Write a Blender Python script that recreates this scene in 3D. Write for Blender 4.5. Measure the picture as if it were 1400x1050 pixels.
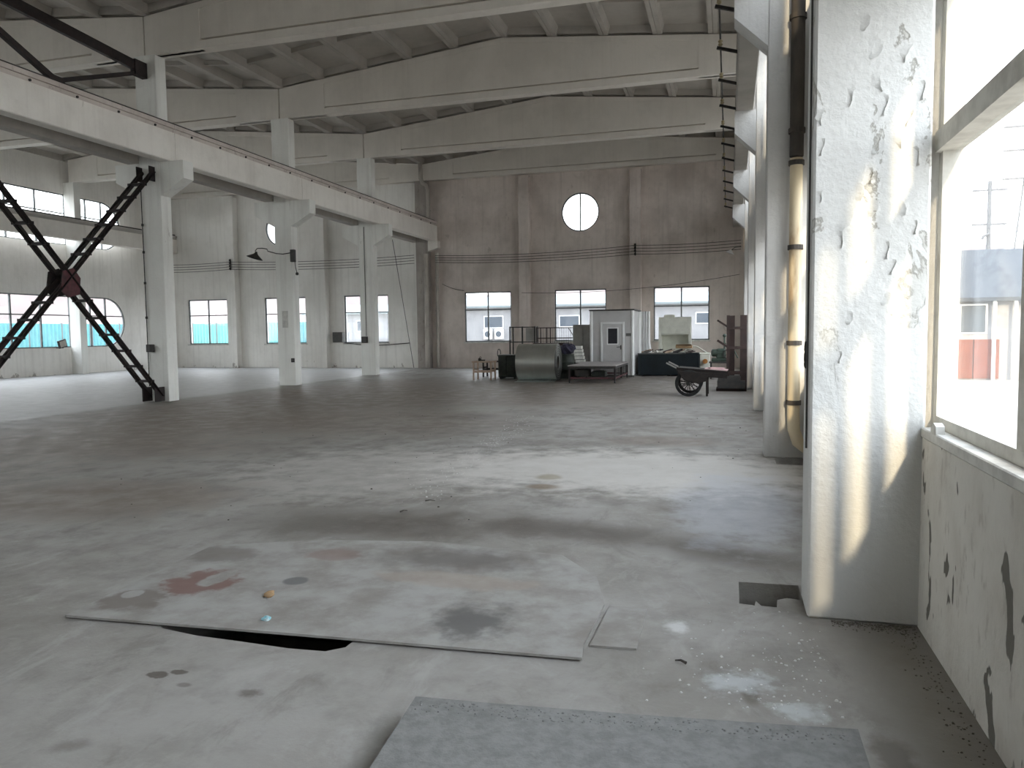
import bpy, bmesh, math, random
from mathutils import Vector, Matrix
random.seed(7)
scene = bpy.context.scene
for o in list(bpy.data.objects):
    bpy.data.objects.remove(o)
col = scene.collection

# ------------------------------------------------------------------ camera
YAW, PITCH, ROLL, FPX, CAMZ = .2793, .0678, -.0121, 1038.26, 1.7
fwd = Vector((-math.sin(YAW)*math.cos(PITCH), math.cos(YAW)*math.cos(PITCH), -math.sin(PITCH)))
rt = Vector((math.cos(YAW), math.sin(YAW), 0))
up = rt.cross(fwd)
r2 = math.cos(ROLL)*rt + math.sin(ROLL)*up
u2 = -math.sin(ROLL)*rt + math.cos(ROLL)*up
cam_data = bpy.data.cameras.new('camera')
cam_data.sensor_fit = 'HORIZONTAL'; cam_data.sensor_width = 36.0
cam_data.lens = FPX/1400*36.0
cam_data.clip_start = .05; cam_data.clip_end = 900
cam = bpy.data.objects.new('camera', cam_data); col.objects.link(cam)
cam.matrix_world = Matrix(((r2.x, u2.x, -fwd.x, 0), (r2.y, u2.y, -fwd.y, 0), (r2.z, u2.z, -fwd.z, CAMZ), (0, 0, 0, 1)))
scene.camera = cam

# ------------------------------------------------------------------ world, sun, exposure
world = bpy.data.worlds.new('world'); scene.world = world; world.use_nodes = True
nt = world.node_tree; nt.nodes.clear()
wo = nt.nodes.new('ShaderNodeOutputWorld'); bg = nt.nodes.new('ShaderNodeBackground')
tc = nt.nodes.new('ShaderNodeTexCoord'); sx = nt.nodes.new('ShaderNodeSeparateXYZ')
mr = nt.nodes.new('ShaderNodeMapRange'); mr.inputs[1].default_value = 0.0; mr.inputs[2].default_value = .8
rmp = nt.nodes.new('ShaderNodeValToRGB')
rmp.color_ramp.elements[0].color = (.96, .975, 1.0, 1); rmp.color_ramp.elements[1].color = (.80, .87, 1.0, 1)
nt.links.new(tc.outputs['Generated'], sx.inputs[0]); nt.links.new(sx.outputs[2], mr.inputs[0])
nt.links.new(mr.outputs[0], rmp.inputs[0]); nt.links.new(rmp.outputs[0], bg.inputs[0]); nt.links.new(bg.outputs[0], wo.inputs[0])
bg.inputs[1].default_value = 2.3
sun_data = bpy.data.lights.new('sun', 'SUN'); sun_data.energy = 2.1; sun_data.color = (1.0, .80, .54); sun_data.angle = math.radians(1.3)
sun = bpy.data.objects.new('sun', sun_data); col.objects.link(sun)
sun.rotation_euler = Vector((-.125, 1.0, -.272)).to_track_quat('-Z', 'Y').to_euler(); sun.location = (4, -30, 14)
vs = scene.view_settings
vs.view_transform = 'Standard'; vs.look = 'None'; vs.gamma = 1; vs.exposure = 1.68; vs.use_curve_mapping = False
cy = scene.cycles
cy.use_denoising = True; cy.max_bounces = 14; cy.diffuse_bounces = 8; cy.glossy_bounces = 4; cy.transparent_max_bounces = 24
cy.caustics_reflective = False; cy.caustics_refractive = False; cy.sample_clamp_indirect = 6.0

# ------------------------------------------------------------------ mesh helpers
class MB:
    def __init__(s): s.v = []; s.f = []
    def add(s, vs, fs):
        n = len(s.v); s.v += [Vector(p) for p in vs]; s.f += [tuple(i+n for i in f) for f in fs]; return s
    def box(s, x0, x1, y0, y1, z0, z1):
        return s.add([(x0,y0,z0),(x1,y0,z0),(x1,y1,z0),(x0,y1,z0),(x0,y0,z1),(x1,y0,z1),(x1,y1,z1),(x0,y1,z1)],
                     [(3,2,1,0),(4,5,6,7),(0,1,5,4),(1,2,6,5),(2,3,7,6),(3,0,4,7)])
    def bbox(s, x0, x1, y0, y1, z0, z1, b=.01):
        """box with bevelled edges"""
        bm = bmesh.new(); bmesh.ops.create_cube(bm, size=1)
        for v in bm.verts: v.co = Vector(((x0+x1)/2+v.co.x*(x1-x0), (y0+y1)/2+v.co.y*(y1-y0), (z0+z1)/2+v.co.z*(z1-z0)))
        bmesh.ops.bevel(bm, geom=bm.edges[:], offset=b, segments=1, affect='EDGES')
        bm.verts.index_update()
        s.add([v.co.copy() for v in bm.verts], [tuple(v.index for v in f.verts) for f in bm.faces]); bm.free(); return s
    def bar(s, p, q, w, h, ref=(0,0,1)):
        p, q = Vector(p), Vector(q); d = (q-p).normalized(); ref = Vector(ref)
        if abs(d.dot(ref)) > .98: ref = Vector((1,0,0))
        a = d.cross(ref).normalized()*w/2; b = a.cross(d).normalized()*h/2
        return s.add([p-a-b, p+a-b, p+a+b, p-a+b, q-a-b, q+a-b, q+a+b, q-a+b],
                     [(3,2,1,0),(4,5,6,7),(0,1,5,4),(1,2,6,5),(2,3,7,6),(3,0,4,7)])
    def tube(s, pts, r, n=8, r_end=None):
        pts = [Vector(p) for p in pts]; rings = []; m = len(pts)
        for i, p in enumerate(pts):
            d = (pts[min(i+1, m-1)]-pts[max(i-1, 0)]).normalized()
            ref = Vector((0,0,1)) if abs(d.z) < .95 else Vector((1,0,0))
            a = d.cross(ref).normalized(); b = a.cross(d).normalized()
            rr = r if r_end is None else r+(r_end-r)*i/(m-1)
            rings.append([p+(a*math.cos(t)+b*math.sin(t))*rr for t in [2*math.pi*k/n for k in range(n)]])
        vs = [v for g in rings for v in g]; fs = []
        for i in range(m-1):
            for k in range(n):
                fs.append((i*n+k, i*n+(k+1) % n, (i+1)*n+(k+1) % n, (i+1)*n+k))
        fs.append(tuple(range(n-1, -1, -1))); fs.append(tuple((m-1)*n+k for k in range(n)))
        return s.add(vs, fs)
    def lathe(s, prof, c, axis='Z', n=24, closed=False):
        c = Vector(c); vs = []; fs = []
        for (r, h) in prof:
            for k in range(n):
                t = 2*math.pi*k/n; a, b = r*math.cos(t), r*math.sin(t)
                vs.append(c+(Vector((a, b, h)) if axis == 'Z' else Vector((h, a, b)) if axis == 'X' else Vector((b, h, a))))
        m = len(prof)
        for i in range(m if closed else m-1):
            j = (i+1) % m
            for k in range(n): fs.append((i*n+k, i*n+(k+1) % n, j*n+(k+1) % n, j*n+k))
        if not closed:
            fs.append(tuple(range(n-1, -1, -1))); fs.append(tuple((m-1)*n+k for k in range(n)))
        return s.add(vs, fs)
    def prism(s, poly, a, b, plane='XZ'):
        """poly of 2D points, extruded from a to b along the remaining axis"""
        mp = {'XZ': lambda u, v, w: (u, w, v), 'YZ': lambda u, v, w: (w, u, v), 'XY': lambda u, v, w: (u, v, w)}[plane]
        n = len(poly)
        vs = [mp(u, v, a) for u, v in poly]+[mp(u, v, b) for u, v in poly]
        fs = [tuple(range(n)), tuple(range(2*n-1, n-1, -1))]+[(i, i+n, (i+1) % n+n, (i+1) % n) for i in range(n)]
        return s.add(vs, fs)
    def mesh(s, name, at=(0,0,0), smooth=False):
        me = bpy.data.meshes.new(name); a = Vector(at)
        me.from_pydata([v-a for v in s.v], [], s.f)
        bm = bmesh.new(); bm.from_mesh(me); bmesh.ops.recalc_face_normals(bm, faces=bm.faces); bm.to_mesh(me); bm.free()
        if smooth:
            me.polygons.foreach_set('use_smooth', [True]*len(me.polygons))
            try: me.set_sharp_from_angle(angle=math.radians(38))
            except Exception: pass
        me.update(); return me
    def build(s, name, mat, parent=None, at=(0,0,0), smooth=False):
        """vertices are world coordinates; at = the location of the thing they belong to"""
        return link(name, s.mesh(name, at, smooth), mat, parent, (0,0,0) if parent else at)
def link(name, me, mat, parent=None, loc=(0,0,0), rot=None):
    if mat is not None and not me.materials: me.materials.append(mat)
    o = bpy.data.objects.new(name, me); col.objects.link(o); o.location = loc
    if rot: o.rotation_euler = rot
    if parent: o.parent = parent
    return o
def tag(o, label, cat, group=None):
    o['label'] = label; o['category'] = cat
    if group: o['group'] = group
    return o
def struct(o, label=None):
    o['kind'] = 'structure'
    if label: o['label'] = label
    return o
def thing(name, label, cat, loc=(0,0,0), group=None):
    o = bpy.data.objects.new(name, None); o.empty_display_size = .2; col.objects.link(o); o.location = loc
    return tag(o, label, cat, group)
def solid_with_holes(name, outer, holes, a, b, plane):
    """flat outline with holes, given real thickness from a to b"""
    cu = bpy.data.curves.new('outline', 'CURVE'); cu.dimensions = '2D'; cu.fill_mode = 'BOTH'; cu.extrude = .5
    for pl in [outer]+holes:
        sp = cu.splines.new('POLY'); sp.points.add(len(pl)-1); sp.use_cyclic_u = True
        for p, (u, v) in zip(sp.points, pl): p.co = (u, v, 0, 1)
    tmp = bpy.data.objects.new('outline', cu); col.objects.link(tmp)
    dg = bpy.context.evaluated_depsgraph_get(); me = bpy.data.meshes.new_from_object(tmp.evaluated_get(dg))
    bpy.data.objects.remove(tmp); bpy.data.curves.remove(cu)
    for v in me.vertices:
        u, w, t = v.co.x, v.co.y, a+(b-a)*(v.co.z+.5)
        v.co = (u, t, w) if plane == 'XZ' else (t, u, w) if plane == 'YZ' else (u, w, t)
    bm = bmesh.new(); bm.from_mesh(me); bmesh.ops.remove_doubles(bm, verts=bm.verts, dist=1e-4)
    bmesh.ops.recalc_face_normals(bm, faces=bm.faces); bm.to_mesh(me); bm.free(); me.name = name
    return me
def rect(a, b, c, d): return [(a, c), (b, c), (b, d), (a, d)]
def circle(cx, cz, r, n=40): return [(cx+r*math.cos(2*math.pi*k/n), cz+r*math.sin(2*math.pi*k/n)) for k in range(n)]

# ------------------------------------------------------------------ materials
MATS = {}
def node_mat(name):
    m = bpy.data.materials.new(name); m.use_nodes = True
    t = m.node_tree; p = t.nodes['Principled BSDF']; MATS[name] = m
    return m, t, p
class NT:
    def __init__(s, t): s.t = t
    def n(s, ty, **kw):
        o = s.t.nodes.new(ty)
        for k, v in kw.items(): setattr(o, k, v)
        return o
    def l(s, a, b): s.t.links.new(a, b)
    def pos(s, scale=(1,1,1), loc=(0,0,0), obj=False):
        if obj: src = s.n('ShaderNodeTexCoord').outputs['Object']
        else: src = s.n('ShaderNodeNewGeometry').outputs['Position']
        mp = s.n('ShaderNodeMapping'); mp.inputs['Scale'].default_value = scale; mp.inputs['Location'].default_value = loc
        s.l(src, mp.inputs[0]); return mp.outputs[0]
    def noise(s, vec, scale, detail=5, rough=.6, dist=0):
        o = s.n('ShaderNodeTexNoise'); o.inputs['Scale'].default_value = scale; o.inputs['Detail'].default_value = detail
        o.inputs['Roughness'].default_value = rough; o.inputs['Distortion'].default_value = dist
        s.l(vec, o.inputs['Vector']); return o.outputs[0]
    def ramp(s, fac, a, b, lo=0.0, hi=1.0):
        o = s.n('ShaderNodeMapRange', interpolation_type='SMOOTHSTEP'); o.clamp = True
        for i, v in enumerate((a, b, lo, hi)): o.inputs[i+1].default_value = v
        s.l(fac, o.inputs[0]); return o.outputs[0]
    def mix(s, fac, A, B, blend='MIX'):
        o = s.n('ShaderNodeMix', data_type='RGBA', blend_type=blend)
        for sock, v in ((o.inputs[0], fac), (o.inputs[6], A), (o.inputs[7], B)):
            if hasattr(v, 'is_output'): s.l(v, sock)
            elif isinstance(v, (int, float)): sock.default_value = v
            else: sock.default_value = (*v, 1)
        return o.outputs[2]
    def math(s, op, a, b=None):
        o = s.n('ShaderNodeMath', operation=op)
        for i, v in enumerate((a, b)):
            if v is None: continue
            if hasattr(v, 'is_output'): s.l(v, o.inputs[i])
            else: o.inputs[i].default_value = v
        return o.outputs[0]
    def bump(s, h, p, strength=.3, dist=.01):
        b = s.n('ShaderNodeBump'); b.inputs['Strength'].default_value = strength; b.inputs['Distance'].default_value = dist
        s.l(h, b.inputs['Height']); s.l(b.outputs[0], p.inputs['Normal'])
def simple(name, c1, c2=None, scale=6, rough=.6, metal=0, bump=.15, stretch=(1,1,1), spec=.4, lo=.35, hi=.7, detail=5):
    m, t, p = node_mat(name); k = NT(t); c2 = c2 or tuple(x*.75 for x in c1)
    f = k.noise(k.pos(stretch, obj=True), scale, detail)
    k.l(k.mix(k.ramp(f, lo, hi), c1, c2), p.inputs['Base Color'])
    p.inputs['Roughness'].default_value = rough; p.inputs['Metallic'].default_value = metal
    p.inputs['Specular IOR Level'].default_value = spec
    if bump: k.bump(k.noise(k.pos(stretch, obj=True), scale*4, 4), p, bump, .005)
    return m
def plaster(name, c, dirt, stain, amt=.5, streak=.4, peel=0.0, peel_col=(.3,.28,.25), peel_scale=3.2, bumpy=.25, seed=0, peel_th=.62, crack=0.0, above=None, foot=0.0):
    """limewashed plaster: large blotches, rain streaks and flaked patches (world coordinates)"""
    m, t, p = node_mat(name); k = NT(t)
    big = k.noise(k.pos((1,1,.8), (seed, seed*2, 0)), .55, 6, .62)
    fine = k.noise(k.pos(loc=(seed, 0, 3)), 3.5, 6, .65)
    st = k.noise(k.pos((5,5,.22), (seed, 0, 0)), 1.1, 5, .6)
    base = k.mix(k.math('MULTIPLY', k.ramp(big, .38, .68), amt), c, dirt)
    base = k.mix(k.math('MULTIPLY', k.ramp(st, .48, .72), streak), base, stain)
    base = k.mix(k.math('MULTIPLY', k.ramp(fine, .5, .75), amt*.5), base, dirt)
    h = k.math('ADD', k.noise(k.pos(), 26, 5, .6), k.math('MULTIPLY', k.noise(k.pos(), 2.2, 3), 2.0))
    if peel > 0:
        pn = k.noise(k.pos((1,1,.55), (seed*3, 1, 0)), peel_scale, 8, .62, .5)
        mask = k.ramp(pn, peel_th, peel_th+.02)
        edge = k.math('SUBTRACT', k.ramp(pn, peel_th-.02, peel_th), k.ramp(pn, peel_th+.006, peel_th+.03))
        if above is not None:
            sp = k.n('ShaderNodeSeparateXYZ'); k.l(k.pos(), sp.inputs[0]); zm = k.ramp(sp.outputs[2], above, above+.9)
            mask = k.math('MULTIPLY', mask, zm); edge = k.math('MULTIPLY', edge, zm)
        base = k.mix(k.math('MULTIPLY', mask, peel), base, peel_col)
        if crack: base = k.mix(k.math('MULTIPLY', edge, crack), base, (.30,.285,.25))
        h = k.math('SUBTRACT', h, k.math('MULTIPLY', mask, 2.6))
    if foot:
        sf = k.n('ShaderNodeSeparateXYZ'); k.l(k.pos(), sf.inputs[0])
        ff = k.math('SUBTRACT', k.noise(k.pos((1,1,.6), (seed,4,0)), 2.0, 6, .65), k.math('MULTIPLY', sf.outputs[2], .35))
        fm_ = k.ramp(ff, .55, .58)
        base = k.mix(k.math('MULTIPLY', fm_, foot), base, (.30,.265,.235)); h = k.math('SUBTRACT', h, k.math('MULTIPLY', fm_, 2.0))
    k.l(base, p.inputs['Base Color']); p.inputs['Roughness'].default_value = .88; p.inputs['Specular IOR Level'].default_value = .2
    k.bump(h, p, bumpy, .02)
    return m
def rgb(h): 
    return tuple(((int(h[i:i+2], 16)/255+.055)/1.055)**2.4 if int(h[i:i+2], 16) > 10 else int(h[i:i+2], 16)/255/12.92 for i in (0, 2, 4))

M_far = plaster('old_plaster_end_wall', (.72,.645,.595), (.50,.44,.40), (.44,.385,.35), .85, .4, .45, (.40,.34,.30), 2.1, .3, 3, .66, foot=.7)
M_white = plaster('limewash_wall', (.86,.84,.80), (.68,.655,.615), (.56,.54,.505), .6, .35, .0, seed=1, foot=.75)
M_rwall = plaster('limewash_right_wall', (.82,.80,.76), (.64,.615,.57), (.56,.53,.49), .6, .3, .0, seed=2)
M_pillar = plaster('peeling_limewash_pillar', (.70,.70,.685), (.62,.62,.595), (.57,.57,.545), .6, .3, .6, (.55,.54,.50), 4.4, .35, 5, .61, .75, 1.2)
M_col = plaster('limewash_column', (.85,.85,.81), (.70,.68,.64), (.60,.58,.55), .5, .45, .5, (.45,.42,.39), 4.0, .3, 8, .69)
M_beam = plaster('limewash_crane_beam', (.88,.845,.79), (.70,.66,.61), (.60,.56,.51), .6, .2, .35, (.55,.49,.45), 2.6, .6, 11, .68)
M_rcol = plaster('grey_limewash_side_pillar', (.60,.59,.57), (.44,.43,.41), (.38,.365,.35), .6, .5, .5, (.33,.31,.29), 4.0, .3, 6, .67)
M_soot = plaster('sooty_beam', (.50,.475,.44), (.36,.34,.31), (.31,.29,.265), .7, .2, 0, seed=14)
M_lip = plaster('brown_dusty_beam_lip', (.66,.595,.55), (.47,.41,.375), (.40,.35,.32), .7, .2, .4, (.34,.29,.26), 4, .4, 12, .62)
M_grime = plaster('grimy_corner_plaster', (.46,.42,.385), (.30,.27,.245), (.24,.215,.195), .8, .6, .4, (.22,.19,.17), 3, .4, 15, .6)
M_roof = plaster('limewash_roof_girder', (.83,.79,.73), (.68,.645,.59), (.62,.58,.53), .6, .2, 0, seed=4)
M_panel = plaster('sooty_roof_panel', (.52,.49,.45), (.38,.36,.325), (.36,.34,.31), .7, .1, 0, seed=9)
M_conc = simple('grey_concrete', (.42,.42,.40), (.30,.30,.285), 5, .85, bump=.4)
M_dark = simple('dark_cavity_lining', (.05,.045,.04), (.025,.022,.02), 6, .95)  # near-black colour for the inside of the floor pits
M_sill = simple('window_ledge_cement', (.62,.61,.57), (.46,.45,.42), 8, .8)
M_cframe = simple('painted_concrete_window_frame', (.66,.64,.58), (.50,.48,.43), 6, .8)
M_frame = simple('steel_window_frame', (.16,.17,.17), (.10,.11,.11), 9, .6)
M_rust = simple('dark_red_oxide_steel', (.030,.020,.019), (.014,.012,.012), 7, .65, bump=.3)
M_red = simple('red_oxide_plate', (.11,.035,.04), (.05,.022,.024), 7, .65)
M_black = simple('black_iron', (.022,.022,.022), (.045,.04,.036), 9, .6)
M_dsteel = simple('dark_machine_steel', (.045,.045,.043), (.07,.062,.055), 8, .55, bump=.2)
M_brown = simple('brown_painted_steel', (.045,.024,.020), (.026,.016,.014), 5, .6)
M_wood = simple('pale_bench_wood', (.48,.36,.27), (.36,.26,.19), 6, .7, stretch=(1,1,.3))
M_dwood = simple('dark_cart_wood', (.028,.021,.018), (.016,.013,.012), 7, .75)
M_tyre = simple('tyre_rubber', (.018,.018,.018), (.03,.03,.03), 12, .85)
M_booth = simple('white_sandwich_panel', (.50,.49,.485), (.43,.42,.415), 1.5, .5, bump=0)
M_trim = simple('bright_booth_trim', (.74,.74,.73), (.66,.66,.65), 2, .4, bump=0)
M_galv = simple('galvanised_sheet', (.74,.77,.75), (.66,.69,.67), 2.5, .28, metal=.95, bump=.03, stretch=(1,.3,.3))
M_greenbin = simple('dark_green_paint', (.03,.037,.029), (.017,.02,.017), 6, .6)
M_navy = simple('dark_teal_paint', (.006,.012,.015), (.004,.007,.009), 3, .75)
M_pipe = simple('cream_painted_pipe', (.60,.50,.34), (.30,.18,.09), 3, .65, stretch=(1,1,.25), lo=.5, hi=.72)
M_dpipe = simple('rusted_dark_pipe', (.075,.062,.05), (.035,.03,.026), 5, .75, stretch=(1,1,.3))
M_gpipe = simple('grey_downpipe', (.52,.48,.43), (.36,.33,.295), 4, .7, stretch=(1,1,.3))
M_gcab = simple('dull_grey_cabinet_paint', (.34,.33,.31), (.28,.27,.25), 3, .6, bump=0)
M_card = simple('brown_cardboard', (.36,.24,.13), (.27,.18,.10), 8, .85)
M_cream = simple('cream_cabinet_paint', (.68,.68,.60), (.58,.58,.51), 3, .6, bump=0)
M_paper = simple('white_foam', (.72,.71,.67), (.60,.59,.55), 7, .8)
M_bag = simple('dark_purple_sack', (.04,.035,.065), (.022,.02,.035), 7, .8, bump=.5)
M_mgreen = simple('green_machine_paint', (.05,.075,.055), (.03,.04,.033), 6, .5)
M_tabtop = simple('dusty_table_board', (.36,.33,.32), (.28,.25,.24), 5, .7)
M_orange = simple('orange_rust_cap', (.45,.20,.05), (.3,.12,.03), 8, .7)
M_porc = simple('porcelain_insulator', (.50,.42,.26), (.40,.32,.18), 8, .3, bump=0)
M_teal = simple('teal_corrugated_fence', (.06,.24,.265), (.05,.20,.225), 2, .6, bump=0)
M_hill = simple('dry_pink_hillside', (.17,.135,.13), (.13,.108,.105), .05, .95, bump=0)
M_ground = simple('dusty_yard_ground', (.34,.32,.29), (.27,.25,.23), .4, .95, bump=0)
M_nwall = simple('pale_neighbour_wall', (.25,.25,.255), (.20,.20,.21), 1.2, .85, bump=0)
M_nroof = simple('pale_blue_metal_roof', (.17,.205,.21), (.15,.18,.19), 1, .6, bump=0)
M_nwin = simple('blue_grey_window', (.045,.06,.08), (.035,.05,.07), 1, .6, bump=0)
M_ngrey = simple('slate_grey_roof', (.04,.048,.06), (.034,.042,.052), 1, .8, bump=0)
M_ndoor = simple('orange_red_shutter', (.16,.05,.035), (.13,.042,.03), 2, .7, bump=0)
M_pole = simple('weathered_concrete_pole', (.09,.095,.105), (.075,.08,.09), 2, .8, bump=0)
M_slab = simple('dark_gritty_slab', (.235,.234,.225), (.175,.174,.167), 16, .92, bump=.9, detail=10, lo=.35, hi=.7)
M_chip = simple('white_plaster_chip', (.72,.72,.70), (.5,.5,.48), 20, .9, bump=0)
M_soil = simple('dry_soil', (.17,.155,.135), (.09,.08,.07), 20, .95, bump=0)
M_dchip = simple('dark_debris', (.05,.045,.04), (.10,.085,.07), 20, .9, bump=0)
M_blue = simple('crumpled_blue_wrapper', (.16,.42,.48), (.5,.6,.62), 30, .4, bump=0)
M_sign = simple('grey_sign_plate', (.12,.12,.11), (.09,.09,.085), 9, .6, bump=0)
M_pink = simple('pink_sheet', (.55,.38,.37), (.45,.30,.30), 3, .7, bump=0)

def glass_mat(name, haze):
    m = bpy.data.materials.new(name); m.use_nodes = True; t = m.node_tree; t.nodes.clear(); k = NT(t)
    out = k.n('ShaderNodeOutputMaterial'); tr = k.n('ShaderNodeBsdfTransparent'); tr.inputs[0].default_value = (.97, .985, .98, 1)
    gl = k.n('ShaderNodeBsdfGlossy'); gl.inputs['Roughness'].default_value = .03
    di = k.n('ShaderNodeBsdfTranslucent'); di.inputs[0].default_value = (.8, .8, .78, 1)
    lw = k.n('ShaderNodeLayerWeight'); lw.inputs[0].default_value = .5
    fr = k.math('ADD', k.math('MULTIPLY', k.math('POWER', lw.outputs['Facing'], 5.0), .38), .03)
    a = k.n('ShaderNodeMixShader'); b = k.n('ShaderNodeMixShader')
    f = k.ramp(k.noise(k.pos((1,1,.5)), 1.6, 6, .65), .3, .75, haze*.5, haze*1.6)
    k.l(f, a.inputs[0]); k.l(tr.outputs[0], a.inputs[1]); k.l(di.outputs[0], a.inputs[2])
    k.l(fr, b.inputs[0]); k.l(a.outputs[0], b.inputs[1]); k.l(gl.outputs[0], b.inputs[2]); k.l(b.outputs[0], out.inputs[0])
    return m
M_glass = glass_mat('dusty_window_glass', .02)
M_bglass = simple('dark_booth_glass', (.02,.02,.025), (.03,.03,.035), 3, .12, bump=0)

def floor_mat():
    m, t, p = node_mat('stained_concrete_floor'); k = NT(t)
    P = k.n('ShaderNodeNewGeometry').outputs['Position']
    sep = k.n('ShaderNodeSeparateXYZ'); k.l(P, sep.inputs[0])
    n1 = k.noise(k.pos(), .5, 7, .62); n2 = k.noise(k.pos(loc=(5,0,0)), 2.6, 7, .66); n3 = k.noise(k.pos(loc=(0,9,0)), 9, 6, .65); n4 = k.noise(k.pos((1.6,.8,1),(2,3,0)), 1.5, 8, .7, .6)
    base = k.mix(k.ramp(n1, .36, .66), (.345,.332,.31), (.245,.228,.205))
    base = k.mix(k.math('MULTIPLY', k.ramp(n2, .45, .72), .45), base, (.185,.172,.155))
    base = k.mix(k.math('MULTIPLY', k.ramp(n3, .55, .75), .25), base, (.44,.44,.43))
    base = k.mix(k.math('MULTIPLY', k.ramp(n4, .52, .68), .55), base, (.17,.155,.138))
    base = k.mix(k.math('MULTIPLY', k.ramp(n4, .46, .34), .4), base, (.43,.42,.40))
    # swept, paler concrete in the side aisle beyond the column row
    wob = k.math('MULTIPLY', k.math('SUBTRACT', n2, .5), .8)
    ax = k.ramp(k.math('ADD', sep.outputs[0], wob), -14.1, -14.6)
    base = k.mix(k.math('MULTIPLY', ax, .8), base, (.50,.495,.485))
    # floor spots: brown dust mid-hall, stains, some painted-in shade and window light
    def spot(cx, cy, rx, ry, c, amt, rot=0.0, soft=.55, wobble=.7, src=None):
        nonlocal base
        mp = k.n('ShaderNodeMapping', vector_type='TEXTURE'); mp.inputs['Location'].default_value = (cx, cy, 0)
        mp.inputs['Rotation'].default_value = (0, 0, rot); mp.inputs['Scale'].default_value = (rx, ry, 1)
        k.l(P, mp.inputs[0])
        fl = k.n('ShaderNodeVectorMath', operation='MULTIPLY'); fl.inputs[1].default_value = (1, 1, 0); k.l(mp.outputs[0], fl.inputs[0])
        ln = k.n('ShaderNodeVectorMath', operation='LENGTH'); k.l(fl.outputs[0], ln.inputs[0])
        d = k.math('ADD', ln.outputs['Value'], k.math('MULTIPLY', k.math('SUBTRACT', src or n2, .5), wobble*2))
        base = k.mix(k.math('MULTIPLY', k.ramp(d, 1.0, 1.0-soft), amt), base, c)
    brown, dark, lite = (.215,.175,.145), (.118,.102,.088), (.62,.595,.555)
    spot(-10.5, 17, 4.8, 13, brown, .85, .05); spot(-5, 22, 6.8, 7.5, brown, .75); spot(-6.5, 13.5, 3.5, 3.0, brown, .5); spot(-3.2, 26.5, 8.5, 8.5, (.15,.127,.108), .8, 0, .5, .5); spot(-8.5, 19, 5, 5, (.165,.138,.117), .5)  # wide dark spot round the booth: brown floor plus painted-in shade of the junk
    spot(-1.2, 9.3, 3.4, 1.9, lite, .75, .05); spot(-4.2, 8.6, 2.2, 2.2, lite, .35)
    spot(-6.6, 6.4, 2.2, 1.3, brown, .75, .2); spot(-9.5, 9.5, 3.5, 1.3, brown, .4)
    spot(-2.9, 6.12, 2.1, .80, dark, .85, .15, .9, 1.1); spot(-1.2, 6.3, 1.5, .52, dark, .85, -.10, .8, .8); spot(.0, 5.9, .9, .42, dark, .85, -.35, .8)
    spot(-5.09, 14.5, .75, .8, dark, .5); spot(-.94, 11.8, 1.2, .7, brown, .6); spot(.1, 7.6, .8, 2.0, (.40,.42,.46), .5)  # bluish spot: window light by the right wall, painted into the floor colour
    spot(-2.04, 8.6, .2, .22, (.22,.17,.08), .6); spot(-1.99, 8.05, .24, .2, (.16,.10,.05), .7)
    spot(-2.76, 3.08, .07, .045, dark, .95, 0, .3, .9, n3); spot(-2.68, 3.13, .06, .028, dark, .95, 0, .3, .9, n3); spot(-2.18, 3.03, .08, .06, dark, .75, 0, .6, .7, n3)
    spot(-2.64, 2.43, .12, .08, dark, .55, .4, .9, .6, n3); spot(-2.55, 3.02, .05, .03, dark, .6); spot(.1, 3.62, .06, .16, (.10,.085,.06), .6, .1)
    spot(-.28, 4.34, .09, .15, (.66,.67,.66), .8, .1, .8, .9, n3); spot(.06, 3.72, .22, .18, (.56,.59,.60), .7, .3, .9, 1.3, n3); spot(.32, 3.5, .16, .14, (.56,.60,.60), .7, -.3, .9, 1.3, n3)
    spot(.98, 3.9, .45, 2.2, (.23,.215,.195), .75); spot(.64, 3.2, .11, .22, (.13,.115,.10), .7, .1, .6, .6, n3)
    k.l(base, p.inputs['Base Color'])
    k.l(k.ramp(n2, .3, .7, .42, .7), p.inputs['Roughness']); p.inputs['Specular IOR Level'].default_value = .35
    k.bump(k.math('ADD', k.noise(k.pos(), 40, 5, .65), k.math('MULTIPLY', n2, 2.5)), p, .22, .01)
    return m
M_floor = floor_mat()
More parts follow.
